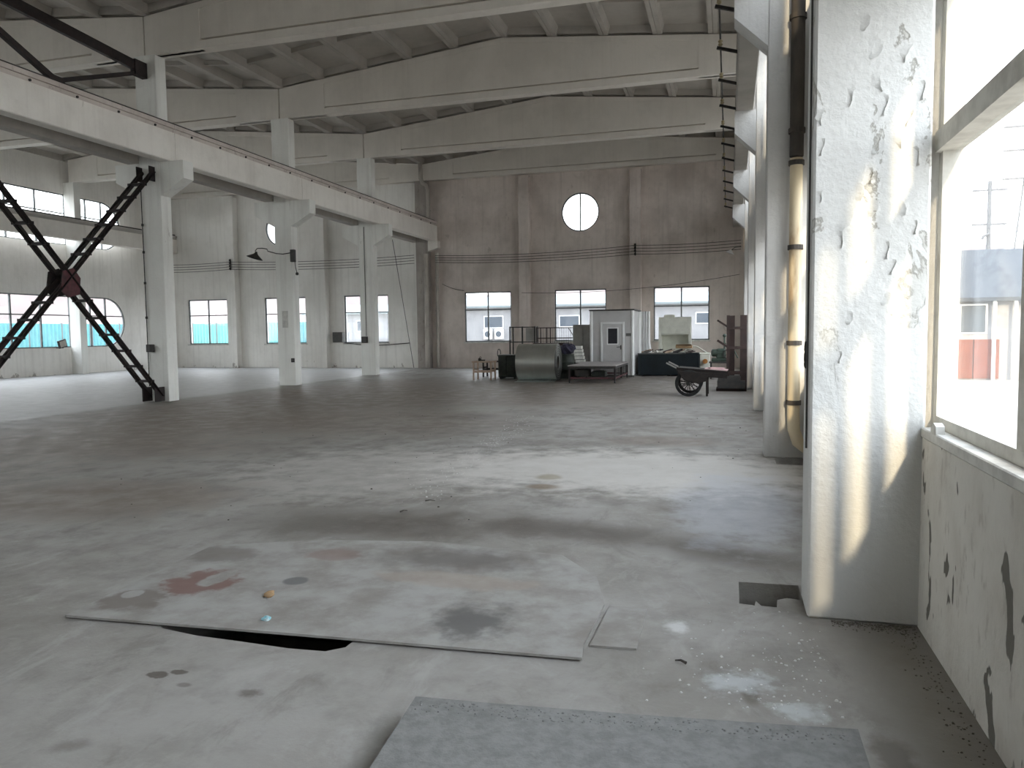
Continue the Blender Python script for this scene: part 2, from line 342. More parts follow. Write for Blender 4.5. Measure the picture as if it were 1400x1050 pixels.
def plate_mat():
    m, t, p = node_mat('dusty_steel_cover_plate'); k = NT(t)
    P = k.n('ShaderNodeNewGeometry').outputs['Position']
    n2 = k.noise(k.pos(), 2.4, 7, .66); n3 = k.noise(k.pos(), 12, 6, .65); n5 = k.noise(k.pos(loc=(4,4,0)), 6, 5, .6)
    base = k.mix(k.ramp(n2, .35, .68), (.36,.352,.333), (.245,.226,.205))
    base = k.mix(k.math('MULTIPLY', k.ramp(n3, .5, .75), .25), base, (.46,.46,.44))
    def spot(cx, cy, rx, ry, c, amt, rot=0, soft=.4, wob=.5, hole=0):
        nonlocal base
        mp = k.n('ShaderNodeMapping', vector_type='TEXTURE'); mp.inputs['Location'].default_value = (cx, cy, 0)
        mp.inputs['Rotation'].default_value = (0,0,rot); mp.inputs['Scale'].default_value = (rx, ry, 1); k.l(P, mp.inputs[0])
        fl = k.n('ShaderNodeVectorMath', operation='MULTIPLY'); fl.inputs[1].default_value = (1,1,0); k.l(mp.outputs[0], fl.inputs[0])
        ln = k.n('ShaderNodeVectorMath', operation='LENGTH'); k.l(fl.outputs[0], ln.inputs[0])
        d = k.math('ADD', ln.outputs['Value'], k.math('MULTIPLY', k.math('SUBTRACT', n5, .5), wob*2.4))
        f = k.ramp(d, 1.0, 1.0-soft)
        if hole:
            m2_ = k.n('ShaderNodeMapping', vector_type='TEXTURE'); m2_.inputs['Location'].default_value = (hole[0], hole[1], 0); m2_.inputs['Scale'].default_value = (hole[2], hole[3], 1); k.l(P, m2_.inputs[0])
            f2 = k.n('ShaderNodeVectorMath', operation='MULTIPLY'); f2.inputs[1].default_value = (1,1,0); k.l(m2_.outputs[0], f2.inputs[0])
            l2 = k.n('ShaderNodeVectorMath', operation='LENGTH'); k.l(f2.outputs[0], l2.inputs[0])
            d2 = k.math('ADD', l2.outputs['Value'], k.math('MULTIPLY', k.math('SUBTRACT', n5, .5), 1.2))
            f = k.math('MULTIPLY', f, k.ramp(d2, .75, 1.0))
        base = k.mix(k.math('MULTIPLY', f, amt), base, c)
    spot(-3.45, 4.30, .26, .30, (.19,.105,.088), .85, 0, .3, .6, (-3.40,4.40,.10,.20))
    spot(-3.66, 3.9, .26, .22, (.165,.14,.122), .8, 0, .4, .7, (-3.74,3.98,.07,.09)); spot(-3.75, 4.9, .35, .25, (.18,.16,.145), .7); spot(-2.9, 5.1, .25, .2, (.24,.17,.15), .6)
    spot(-2.84, 4.48, .1, .1, (.13,.13,.13), .85, 0, .3, .2)
    spot(-1.45, 4.1, .35, .42, (.11,.105,.10), .85, .2, .8, .8); spot(-1.9, 5.2, .9, .4, (.14,.125,.115), .8, 0, .8)
    spot(-1.8, 4.75, .7, .18, (.35,.29,.24), .45)
    k.l(base, p.inputs['Base Color']); p.inputs['Roughness'].default_value = .6; p.inputs['Specular IOR Level'].default_value = .35
    k.bump(n3, p, .15, .006); return m
M_plate = plate_mat()
def spotted_mat():
    """low wall under the near window: limewash with dark flaked spots"""
    m, t, p = node_mat('flaked_limewash_low_wall'); k = NT(t)
    n1 = k.noise(k.pos((1,1,.7)), 1.4, 6, .62); n2 = k.noise(k.pos((1,1,.45), (3,7,2)), 6.0, 3, .5, .4); n3 = k.noise(k.pos((1,1,.4)), 15, 5, .6)
    base = k.mix(k.ramp(n1, .35, .7), (.64,.62,.57), (.48,.45,.40))
    base = k.mix(k.math('MULTIPLY', k.ramp(n3, .55, .68), .5), base, (.38,.35,.31))
    mask = k.ramp(k.math('ADD', n2, k.math('MULTIPLY', k.math('SUBTRACT', n3, .5), .10)), .60, .62)
    base = k.mix(mask, base, (.16,.152,.132))
    k.l(base, p.inputs['Base Color']); p.inputs['Roughness'].default_value = .88; p.inputs['Specular IOR Level'].default_value = .2
    k.bump(k.math('SUBTRACT', k.math('ADD', k.noise(k.pos(), 22, 5), n1), k.math('MULTIPLY', mask, 2)), p, .4, .015); return m
M_spot = spotted_mat()

# ------------------------------------------------------------------ layout numbers (metres)
XR, XL, YF, YB = 1.05, -29.83, 35.09, -13.7          # inner faces of the walls
BAY = 6.06
ROWS = [-7.63, -1.57, 4.68, 10.55, 16.61, 22.67, 28.73]   # near face of each column line
CX0, CX1 = -14.76, -14.12                             # middle column row
CD = .38                                              # column depth along the hall
ZG = 8.88                                             # underside of the roof girders
EAVE, RIDGE, HALF = 9.86, 10.63, 7.74
def roof_z(x):
    for c in (-6.7, -22.18):
        if abs(x-c) <= HALF+.01: return RIDGE-(RIDGE-EAVE)*abs(x-c)/HALF
    return EAVE

# ------------------------------------------------------------------ floor with pits
pitA = [(-3.2,3.60),(-2.9,3.555),(-2.6,3.545),(-2.3,3.53),(-2.08,3.545),(-2.0,3.62),(-1.98,4.3),(-3.2,4.3)]
pitB = [(.07,4.83),(.16,4.815),(.17,4.90),(.20,4.82),(.29,4.815),(.30,4.95),(.36,5.0),(.45,4.98),(.45,5.27),(.07,5.25)]
pitC = [(.58,10.05),(1.0,10.02),(1.0,10.5),(.58,10.5)]
fl = link('floor', solid_with_holes('floor', rect(XL, XR, YB, YF), [pitA, pitB, pitC], -.30, 0, 'XY'), M_floor)
struct(fl, 'stained bare concrete hall floor')
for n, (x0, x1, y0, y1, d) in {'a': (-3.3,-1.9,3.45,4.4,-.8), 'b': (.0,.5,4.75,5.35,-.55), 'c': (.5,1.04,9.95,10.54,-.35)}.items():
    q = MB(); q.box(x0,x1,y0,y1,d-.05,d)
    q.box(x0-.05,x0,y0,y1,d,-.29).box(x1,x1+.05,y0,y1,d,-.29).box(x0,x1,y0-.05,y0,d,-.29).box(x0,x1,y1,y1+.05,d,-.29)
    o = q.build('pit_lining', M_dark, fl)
# ------------------------------------------------------------------ walls
def bays(y_end_round=True):
    out = []
    for k in range(len(ROWS)-1): out.append((ROWS[k]+CD+.12, ROWS[k+1]+.11))
    return out
W_LOW, W_UP, TR = (1.25, 3.66), (6.02, 8.36), 2.75
BAYS = bays()
RND0, RNDC, RNDR = ROWS[-1]+CD+.14, 30.96, 1.17
def round_open(z0, z1, grow=0.0):
    zc = (z0+z1)/2; r = (z1-z0)/2+grow
    return [(RND0-grow, zc-r)]+[(RNDC+r*math.cos(t), zc+r*math.sin(t)) for t in [-math.pi/2+math.pi*k/20 for k in range(21)]]+[(RND0-grow, zc+r)]
def side_holes(low=W_LOW):
    h = []
    for z0, z1 in (low, W_UP):
        for a, b in BAYS: h.append(rect(a, b, z0, z1))
        h.append(round_open(z0, z1))
    return h
WT = .185
R_LOW = (1.13, 3.68)
outer = rect(YB, YF, -.15, 9.95)
wr = link('wall_right', solid_with_holes('wall_right', outer, side_holes(R_LOW), XR, XR+WT, 'YZ'), M_rwall); struct(wr, 'limewashed window wall on the right side')
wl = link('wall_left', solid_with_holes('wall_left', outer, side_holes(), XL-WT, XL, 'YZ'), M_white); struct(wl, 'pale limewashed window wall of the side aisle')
FW = [(-12.43,-10.06),(-7.94,-5.49),(-3.33,-.87),(-28.38,-25.89),(-23.6,-21.15),(-18.95,-16.48)]
FZ = (1.26, 3.67)
gable = [(XL-WT,-.15),(XR+WT,-.15),(XR+WT,9.95),(-6.7,10.72),(-14.44,9.95),(-22.18,10.72),(XL-WT,9.95)]
far_main = [(-14.44,-.15),(XR+WT,-.15),(XR+WT,9.95),(-6.7,10.72),(-14.44,9.95)]
far_aisle = [(XL-WT,-.15),(-14.44,-.15),(-14.44,9.95),(-22.18,10.72),(XL-WT,9.95)]
ROUND = [(-6.69, 7.22, .89), (-22.5, 7.22, .89)]
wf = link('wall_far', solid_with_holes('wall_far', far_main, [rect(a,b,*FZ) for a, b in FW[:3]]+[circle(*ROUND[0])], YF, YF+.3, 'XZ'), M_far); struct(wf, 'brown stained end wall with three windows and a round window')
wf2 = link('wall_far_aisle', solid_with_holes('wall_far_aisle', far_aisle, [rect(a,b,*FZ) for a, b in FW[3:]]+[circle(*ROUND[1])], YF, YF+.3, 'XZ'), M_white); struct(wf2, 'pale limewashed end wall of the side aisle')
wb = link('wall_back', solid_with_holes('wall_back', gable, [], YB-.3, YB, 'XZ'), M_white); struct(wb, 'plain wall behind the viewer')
# low wall skin under the near right windows: a thicker flaked render coat
for k in range(1, 3):
    a, b = BAYS[k]
    q = MB(); q.bbox(XR-.012, XR+.02, a-.1 if k == 2 else ROWS[k]+CD, ROWS[k+1], .0, 1.09, .004)
    q.build('render_coat', M_spot, wr)
# side wall ledges, one per bay
for k in range(len(BAYS)):
    a, b = BAYS[k]
    q = MB(); q.bbox(XR-.02, XR+.066, ROWS[k]+CD, ROWS[k+1], 1.09, 1.145, .006)
    q.build('window_ledge', M_sill, wr)

# ------------------------------------------------------------------ windows
win_no = [0]
def new_window(loc, label):
    win_no[0] += 1
    o = bpy.data.objects.new('window_%d' % win_no[0], None); o.empty_display_size = .2; col.objects.link(o); o.location = loc
    return struct(o, label)
def side_window(x_in, sgn, a, b, z0, z1, label, heavy, rounded=False):
    """x_in: inner wall face; sgn +1 right wall. Bars run inside the wall thickness."""
    xa, xb = (x_in+.065, x_in+.165) if sgn > 0 else (x_in-.14, x_in-.06)
    w = new_window((x_in, a, z0), label); at = w.location[:]
    fm = M_cframe if heavy else M_frame
    bw = .075 if heavy else .05
    first, step = (1.35, 1.6) if heavy else (1.6, 1.5)
    tr = z0+(z1-z0)*(TR-W_LOW[0])/(W_LOW[1]-W_LOW[0]); RR = (z1-z0)/2
    if rounded:
        cs = [RND0, 30.02, 30.96]; end = RNDC+RR
    else:
        cs = [a]+[b-first-step*j for j in range(int((b-a-first)/step), -1, -1)]; end = b
        if len(cs) > 1 and cs[1]-cs[0] < .35: cs.pop(1)
    edges = cs+[end]
    q = MB()
    if rounded:
        op = round_open(z0, z1); ip = round_open(z0, z1, -bw)
        n = len(op); vs = [(xa,u,v) for u,v in op]+[(xa,u,v) for u,v in ip]+[(xb,u,v) for u,v in op]+[(xb,u,v) for u,v in ip]; fs = []
        for i in range(n):
            j = (i+1) % n
            fs += [(i,j,n+j,n+i), (2*n+i,3*n+i,3*n+j,2*n+j), (n+i,n+j,3*n+j,3*n+i), (i,2*n+i,2*n+j,j)]
        q.add(vs, fs)
    else:
        q.box(xa,xb,a,b,z0,z0+bw).box(xa,xb,a,b,z1-bw,z1).box(xa,xb,a,a+bw,z0+bw,z1-bw).box(xa,xb,b-bw,b,z0+bw,z1-bw)
    q.build('window_frame', fm, w, at)
    def top_at(y):   # half height of the opening at y
        if not rounded or y <= RNDC: return (z1-z0)/2
        return math.sqrt(max(0, RR**2-(y-RNDC)**2))
    zc = (z0+z1)/2
    for y in edges[1:-1]:
        h = top_at(y)-bw*.5
        MB().box(xa+.002, xb-.002, y-bw*.6, y+bw*.6, zc-h, zc+h).build('mullion', fm, w, at)
    th = .11 if heavy else .05
    yend = end-bw*.4 if not rounded else RNDC+math.sqrt(RR**2-(tr-zc)**2)-bw*.6
    MB().box(xa-(.03 if heavy and sgn > 0 else 0), xb-.004, a+bw*.4, yend, tr-th/2, tr+th/2).build('transom', fm, w, at)
    xg = x_in+.125 if sgn > 0 else x_in-.10
    for i in range(len(edges)-1):
        y0, y1 = edges[i]+bw*.45, edges[i+1]-bw*.45
        for zz0, zz1 in ((z0+bw*.5, tr-th*.45), (tr+th*.45, z1-bw*.5)):
            if rounded and i == len(edges)-2:
                pts = [(y0, zz0), (y0, zz1)]; up_ = []
                for t in range(13):
                    z = zz1+(zz0-zz1)*t/12; dy = math.sqrt(max(0, (RR-.03)**2-(z-zc)**2)); up_.append((RNDC+dy, z))
                MB().prism([(y0, zz0), (y0, zz1)]+up_, xg-.003, xg+.003, 'YZ').build('pane', M_glass, w, at)
            else:
                MB().box(xg-.003, xg+.003, y0, y1, zz0, zz1).build('pane', M_glass, w, at)
    return w
ordn = ['nearest', 'second', 'third', 'fourth', 'fifth', 'sixth', 'seventh']
for sgn, x_in, side in ((1, XR, 'right'), (-1, XL, 'left')):
    for z0, z1, lv in ((*(R_LOW if sgn > 0 else W_LOW), 'lower'), (*W_UP, 'upper')):
        for k, (a, b) in enumerate(BAYS):
            side_window(x_in, sgn, a, b, z0, z1, f'{lv} bay window on the {side} wall, bay {k+1} from the back', sgn > 0)
        side_window(x_in, sgn, RND0, RNDC+RNDR, z0, z1, f'{lv} round-ended window at the far end of the {side} wall', sgn > 0, True)
def far_window(a, b, z0, z1, label):
    w = new_window((a, YF, z0), label); at = w.location[:]
    y0, y1 = YF+.10, YF+.17; bw = .055; m = (a+b)/2; tr = 2.81
    q = MB(); q.box(a,b,y0,y1,z0,z0+bw).box(a,b,y0,y1,z1-bw,z1).box(a,a+bw,y0,y1,z0+bw,z1-bw).box(b-bw,b,y0,y1,z0+bw,z1-bw)
    q.build('window_frame', M_frame, w, at)
    MB().box(m-.03,m+.03,y0+.002,y1-.002,z0+bw,z1-bw).build('mullion', M_frame, w, at)
    MB().box(a+bw,b-bw,y0-.004,y1-.004,tr-.025,tr+.025).build('transom', M_frame, w, at)
    MB().bbox(a-.06,b+.06,YF-.05,YF+.1,z0-.06,z0,.01).build('window_sill', M_sill, w, at)
    for x0, x1 in ((a+.04, m-.025), (m+.025, b-.04)):
        for q0, q1 in ((z0+.04, tr-.02), (tr+.02, z1-.04)):
            MB().box(x0, x1, y0+.03, y0+.036, q0, q1).build('pane', M_glass, w, at)
fl_names = ['left window in the main end wall beside the corner pipes', 'middle window in the main end wall under the round window', 'right window in the main end wall behind the cream cabinet',
            'leftmost window of the aisle end wall', 'aisle end wall window half hidden by the second column', 'aisle end wall window half hidden by the third column']
for (a, b), lb in zip(FW, fl_names): far_window(a, b, *FZ, lb)
for (cx, cz, r), lb in zip(ROUND, ('round window high in the main end wall', 'round window high in the aisle end wall')):
    w = new_window((cx, YF, cz), lb); at = w.location[:]
    q = MB(); n = 40; vs = []; fs = []
    for y in (YF+.06, YF+.14):
        for rr in (r+.01, r-.06): vs += [(cx+rr*math.cos(2*math.pi*k/n), y, cz+rr*math.sin(2*math.pi*k/n)) for k in range(n)]
    for k in range(n):
        j = (k+1) % n; fs += [(k,j,n+j,n+k), (2*n+k,3*n+k,3*n+j,2*n+j), (n+k,n+j,3*n+j,3*n+k), (k,2*n+k,2*n+j,j)]
    q.add(vs, fs).build('window_frame', M_frame, w, at)
    MB().box(cx-.03,cx+.03,YF+.07,YF+.13,cz-r+.05,cz+r-.05).build('mullion', M_frame, w, at)
    for s in (-1, 1):
        pts = [(cx+s*.03, cz-r+.06)]+[(cx+s*max(.03,(r-.04)*math.cos(t)), cz+(r-.04)*math.sin(t)) for t in [-1.5+3.0*k/16 for k in range(17)]]+[(cx+s*.03, cz+r-.06)]
        MB().prism(pts, YF+.097, YF+.103, 'XZ').build('pane', M_glass, w, at)

# ------------------------------------------------------------------ roof: deck, ribbed panels
q = MB()
for c in (-6.7, -22.18):
    for s in (-1, 1):
        e = c+s*(HALF+(.25 if (c == -6.7) == (s == 1) else 0))
        q.prism([(c, RIDGE+.34), (e, EAVE+.34), (e, EAVE+.44), (c, RIDGE+.44)], YB-.3, YF+.3, 'XZ')
ceil = q.build('ceiling', M_conc); struct(ceil, 'concrete roof deck on ribbed panels')
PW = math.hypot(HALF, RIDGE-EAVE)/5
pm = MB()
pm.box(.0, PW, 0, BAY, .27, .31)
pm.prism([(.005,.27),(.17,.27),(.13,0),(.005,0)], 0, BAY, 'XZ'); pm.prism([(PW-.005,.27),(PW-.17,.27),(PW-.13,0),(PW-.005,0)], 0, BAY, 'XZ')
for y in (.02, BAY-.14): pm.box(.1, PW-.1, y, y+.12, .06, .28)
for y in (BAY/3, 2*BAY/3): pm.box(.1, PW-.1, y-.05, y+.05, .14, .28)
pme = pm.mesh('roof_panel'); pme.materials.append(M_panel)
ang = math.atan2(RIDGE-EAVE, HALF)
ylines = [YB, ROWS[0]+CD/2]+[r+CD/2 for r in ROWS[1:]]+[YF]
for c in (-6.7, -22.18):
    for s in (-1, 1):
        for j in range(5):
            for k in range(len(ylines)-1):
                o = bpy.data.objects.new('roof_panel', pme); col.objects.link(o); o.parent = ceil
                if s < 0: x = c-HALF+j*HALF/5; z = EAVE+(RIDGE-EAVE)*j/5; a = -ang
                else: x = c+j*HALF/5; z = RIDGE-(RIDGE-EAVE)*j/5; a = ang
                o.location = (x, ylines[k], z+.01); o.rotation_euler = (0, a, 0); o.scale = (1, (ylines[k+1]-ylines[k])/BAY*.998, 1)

# ------------------------------------------------------------------ roof girders
def girder(x0, x1, c, y, label, zb=ZG):
    at = ((x0+x1)/2, y, zb); t = thing('roof_girder', label, 'girder', at, 'tapered concrete roof girders')
    top = lambda x: RIDGE-(RIDGE-EAVE)*abs(x-c)/HALF-.015
    q = MB()
    q.prism([(x0,zb),(x1,zb),(x1,top(x1)),(c,top(c)),(x0,top(x0))], y-.05, y+.05, 'XZ')
    q.prism([(x0+1.6,zb+.245),(x1-1.6,zb+.245),(x1-1.6,top(x1-1.6)),(c,top(c)),(x0+1.6,top(x0+1.6))], y-.15, y+.15, 'XZ')
    for a, b in ((x0, x0+1.65), (x1-1.65, x1)):
        pl = [(a,zb),(b,zb),(b,top(b)),(a,top(a))]; q.prism(pl, y-.17, y+.17, 'XZ')
    q.build('web', M_roof, t, at)
    q = MB(); q.prism([(y-.17,zb+.002),(y+.17,zb+.002),(y+.17,zb+.19),(y+.1,zb+.195),(y-.1,zb+.195),(y-.17,zb+.19)], x0+1.65, x1-1.65, 'YZ'); q.build('bottom_flange', M_roof, t, at)
    q = MB()
    for a, b in ((x0+1.65, c), (c, x1-1.65)): q.prism([(a,top(a)-.16),(b,top(b)-.16),(b,top(b)-.001),(a,top(a)-.001)], y-.17, y+.17, 'XZ')
    q.build('top_flange', M_roof, t, at)
    return t
glab = ['outside the top edge', 'cut by the top edge', 'with its whole peak in view', 'last before the end wall']
for i, k in enumerate((3, 4, 5, 6)):
    y = ROWS[k]+CD/2
    girder(-14.42, .75, -6.7, y, 'tapered roof girder over the main hall, '+glab[i])
    girder(-29.5, -14.46, -22.18, y, 'tapered roof girder over the side aisle, '+glab[i])
girder(-14.42, XR-.02, -6.7, YF-.19, 'roof girder lying against the main end wall above the round window', 9.08)
girder(XL+.02, -14.46, -22.18, YF-.19, 'roof girder lying against the aisle end wall', 9.08)

# ------------------------------------------------------------------ columns
def jag_column(q, x0, x1, y0, y1, z0, z1, b=.012): return q.bbox(x0, x1, y0, y1, z0, z1, b)
def corbel(q, xc, sgn, ext, y0, y1, top=6.18, tip=.45, drop=.85):
    q.prism([(xc, top), (xc+sgn*ext, top), (xc+sgn*ext, top-tip), (xc, top-drop)], y0, y1, 'XZ')
mid_lab = ['middle row column left of the steel X brace, at the picture edge', 'front column of the middle row with the steel X brace at its foot', 'second column of the middle row carrying the swan-neck lamp',
           'third column of the middle row nearest the end wall']
MIDCOL = {}
for i, k in enumerate((3, 4, 5, 6)):
    y = ROWS[k]; at = (-14.44, y+CD/2, 0); t = thing('concrete_column', mid_lab[i], 'column', at, 'middle row columns'); MIDCOL[k] = t
    jag_column(MB(), CX0, CX1, y, y+CD, 0, ZG).build('shaft', M_col, t, at)
    q = MB(); corbel(q, CX1, 1, .72, y, y+CD); q.build('corbel', M_col, t, at)
    q = MB(); corbel(q, CX0, -1, .74, y, y+CD); q.build('corbel', M_col, t, at)
# half columns on the end wall in line with the middle row
at = (-14.44, YF-.2, 0); t = thing('wall_column', 'grimy column in the corner of the end wall behind the downpipes', 'column', at)
MB().bbox(CX0, CX1, YF-.38, YF, 0, 9.08, .01).build('shaft', M_grime, t, at)
q = MB(); corbel(q, CX1, 1, .5, YF-.38, YF, 6.18, .35, .5); q.build('corbel', M_beam, t, at)
rlab = {2: 'wide peeling white pillar in the right foreground', 3: 'second right wall pillar with the cream pipe', 4: 'third pillar along the right wall', 5: 'fourth right wall pillar behind the brown steel rack', 6: 'last right wall pillar near the end wall', 1: 'right wall pillar beside the viewer', 0: 'right wall pillar behind the viewer'}
for k in range(7):
    y = ROWS[k]; at = (.75, y+CD/2, 0); t = thing('wall_pillar', rlab[k], 'pillar', at, 'right wall pillars')
    x0 = .45 if k < 4 else .49
    MB().bbox(x0, XR+.005, y, y+CD, 0, ZG+.9, .014).build('shaft', M_pillar if k == 2 else M_rcol, t, at)
    q = MB(); corbel(q, x0, -1, .42, y, y+CD); q.build('corbel', M_rcol, t, at)
    if k == 2: PIL = t; PIL_AT = at
llab = {3: 'aisle wall pillar out of the picture on the left', 4: 'aisle wall pillar at the left edge', 5: 'aisle wall pillar hidden left of the X brace', 6: 'aisle wall pillar seen behind the steel X brace'}
for k in (3, 4, 5, 6):
    y = ROWS[k]; at = (XL+.3, y+CD/2, 0); t = thing('wall_pillar', llab[k], 'pillar', at, 'aisle wall pillars')
    MB().bbox(XL-.005, XL+.6, y, y+CD, 0, ZG, .012).build('shaft', M_col, t, at)
    q = MB(); corbel(q, XL+.6, 1, .5, y, y+CD); q.build('corbel', M_col, t, at)
# pilasters on the end walls
for x0, mt, lb in ((-9.55, M_far, 'left pilaster of the main end wall'), (-4.36, M_far, 'right pilaster of the main end wall carrying wire insulators'),
                   (-25.55, M_white, 'left pilaster of the aisle end wall'), (-20.25, M_white, 'right pilaster of the aisle end wall')):
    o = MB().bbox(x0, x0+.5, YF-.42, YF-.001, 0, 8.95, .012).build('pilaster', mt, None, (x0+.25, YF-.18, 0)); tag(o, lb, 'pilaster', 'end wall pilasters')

# ------------------------------------------------------------------ crane beams with rails
def crane_beam(xa, xb, y0, y1, label, grp, bolts=True, mat=None):
    at = ((xa+xb)/2, y0, 6.18); t = thing('crane_beam', label, 'beam', at, grp)
    q = MB(); q.prism([(xa+.02,6.18),(xb-.02,6.18),(xb,6.2),(xb,6.92),(xa,6.92),(xa,6.2)], y0+.008, y1-.008, 'XZ'); q.build('beam_body', mat or M_beam, t, at)
    q = MB(); q.prism([(xa+.05,6.92),(xb-.05,6.92),(xb-.05,7.03),(xa+.05,7.03)], y0+.008, y1-.008, 'XZ'); q.build('recessed_band', M_lip if bolts else M_soot, t, at)
    q = MB(); q.prism([(xa-.01,7.03),(xb+.01,7.03),(xb+.01,7.13),(xa-.01,7.13)], y0+.008, y1-.008, 'XZ'); q.build('top_flange', M_lip if bolts else M_soot, t, at)
    MB().box((xa+xb)/2-.05,(xa+xb)/2+.05,y0+.01,y1-.01,7.13,7.21).build('rail', M_rust, t, at)
    if bolts:
        for j in range(5):
            y = y0+.7+j*1.18; x = xb if xb < -5 and xb > -14 else xa
            MB().lathe([(.028,-.02),(.028,.02)], (x-.04, y, 6.975), 'X', 8).build('bolt', M_black, t, at)
    return t
segs = [(ROWS[2]+CD/2, ROWS[3]+CD/2, 'nearest the viewer'), (ROWS[3]+CD/2, ROWS[4]+CD/2, 'between the X braced columns'), (ROWS[4]+CD/2, ROWS[5]+CD/2, 'between the first and second columns in view'),
        (ROWS[5]+CD/2, ROWS[6]+CD/2, 'between the second and third columns in view'), (ROWS[6]+CD/2, YF, 'ending at the end wall')]
for i, (a, b, d) in enumerate(segs):
    crane_beam(-14.115, -13.77, a, b, 'pale crane runway beam on the hall side of the middle row, '+d, 'crane beams on the hall side of the middle row')
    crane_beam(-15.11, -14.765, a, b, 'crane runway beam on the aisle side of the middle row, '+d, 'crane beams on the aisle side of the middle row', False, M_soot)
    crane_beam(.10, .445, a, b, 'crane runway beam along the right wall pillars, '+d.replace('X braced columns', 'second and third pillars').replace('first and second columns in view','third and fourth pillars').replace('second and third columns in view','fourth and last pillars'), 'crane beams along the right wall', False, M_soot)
    crane_beam(XL+.61, XL+.95, a, b, 'crane runway beam along the aisle window wall, '+d.replace('X braced columns', 'hidden aisle pillars').replace('first and second columns in view','last but two aisle pillars').replace('second and third columns in view','last two aisle pillars'), 'crane beams along the aisle wall', False)

# ------------------------------------------------------------------ steel X brace in the middle row
at = (-14.44, 13.75, 0); br = thing('cross_brace', 'dark rusty laced steel X brace between two middle row columns', 'brace', at)
XA, XB2 = -14.60, -14.29
def arm(p0, p1):
    y0, z0 = p0; y1, z1 = p1; L = math.hypot(y1-y0, z1-z0)
    for x in (XA, XB2):
        q = MB(); q.bar((x,y0,z0),(x,y1,z1),.12,.014,(1,0,0)); q.bar((x+(.055 if x == XB2 else -.055),y0,z0),(x+(.055 if x == XB2 else -.055),y1,z1),.014,.12,(1,0,0))
        q.bar((x,y0,z0),(x,y1,z1),.07,.08,(1,0,0)); q.build('chord', M_rust, br, at)
    n = int(L/.52)
    for j in range(1, n):
        f = j/n; y, z = y0+(y1-y0)*f, z0+(z1-z0)*f
        if abs(f-.5) < .05: continue
        MB().box(XA-.09, XB2+.09, y-.06, y+.06, z-.02, z+.04).build('batten', M_rust, br, at)
arm((16.50,.16),(11.0,6.12)); arm((16.54,5.92),(11.0,.16))
for x, mt in ((XA-.05, M_rust), (XB2+.05, M_red)):
    MB().prism([(13.52,2.75),(13.60,3.18),(13.88,3.27),(14.06,3.05),(14.02,2.68),(13.70,2.60)], x-.012, x+.012, 'YZ').build('centre_gusset', mt, br, at)
for (y, z, mt) in ((16.42,.22,M_rust),(11.12,.22,M_rust),(16.48,5.88,M_rust),(11.06,6.0,M_rust)):
    for x in (XA-.04, XB2+.04):
        w_ = .1 if z > 3 else .17
        MB().box(x-.012,x+.012,y-w_,min(y+w_,16.60) if y > 12 else y+w_,max(.002,z-.2),z+.17).build('end_gusset', mt, br, at)
# upper tie above the crane beam
at2 = (-14.44, 13.7, 8.6); ut = thing('upper_tie', 'dark steel tie and V struts above the crane beam at the left', 'brace', at2)
for x in (-14.44,): MB().bar((x,16.58,8.50),(x,10.96,8.80),.10,.24,(0,0,1)).build('tie_bar', M_rust, ut, at2)
MB().box(-14.52,-14.36,16.2,16.6,8.28,8.66).build('end_gusset', M_rust, ut, at2)
MB().bar((-14.44,16.4,8.38),(-14.44,13.85,7.4),.09,.10).build('strut', M_rust, ut, at2); MB().bar((-14.44,13.85,7.4),(-14.44,10.96,8.7),.12,.12).build('strut', M_rust, ut, at2)
MB().box(-14.5,-14.38,13.65,14.05,7.22,7.5).build('foot_plate', M_rust, ut, at2)

# ------------------------------------------------------------------ cover plates, slab and floor bits
pl = [(-3.86,3.575),(-2.4,3.665),(-.72,3.755),(-.745,3.93),(-.73,4.55),(-.86,5.05),(-1.2,5.5),(-2.3,5.62),(-3.2,5.45),(-3.98,5.1)]
o = MB().prism(pl, .010, .024, 'XY').build('cover_plate', M_plate, None, (-2.4,4.5,0)); tag(o, 'large dusty steel cover plate with rust stains over the floor pit', 'plate')
o = MB().prism([(-.715,3.95),(-.465,3.97),(-.47,4.58),(-.70,4.56)], .0005, .012, 'XY').build('cover_plate', M_plate, None, (-.6,4.3,0)); tag(o, 'small steel plate piece beside the right edge of the large cover plate', 'plate')
sl = MB(); top = [(-1.335,3.02),(-1.05,3.04),(-.4,3.10),(.28,3.18),(.505,3.21),(.505,2.5),(.52,1.2),(-1.12,1.2),(-1.28,2.45)]
bot = [(x+(.015 if x < 0 else -.01), y-.02) for x, y in top]; n = len(top)
sl.add([(x,y,.0) for x,y in top]+[(x+(.012 if x < -1 else 0),y-.01 if y > 2 else y,.10) for x,y in top], [tuple(range(n-1,-1,-1)), tuple(range(n,2*n))]+[(i,(i+1)%n,(i+1)%n+n,i+n) for i in range(n)])
o = sl.build('concrete_slab', M_slab, None, (-.4,2.2,0)); tag(o, 'raised dark gritty concrete slab in the foreground', 'slab')
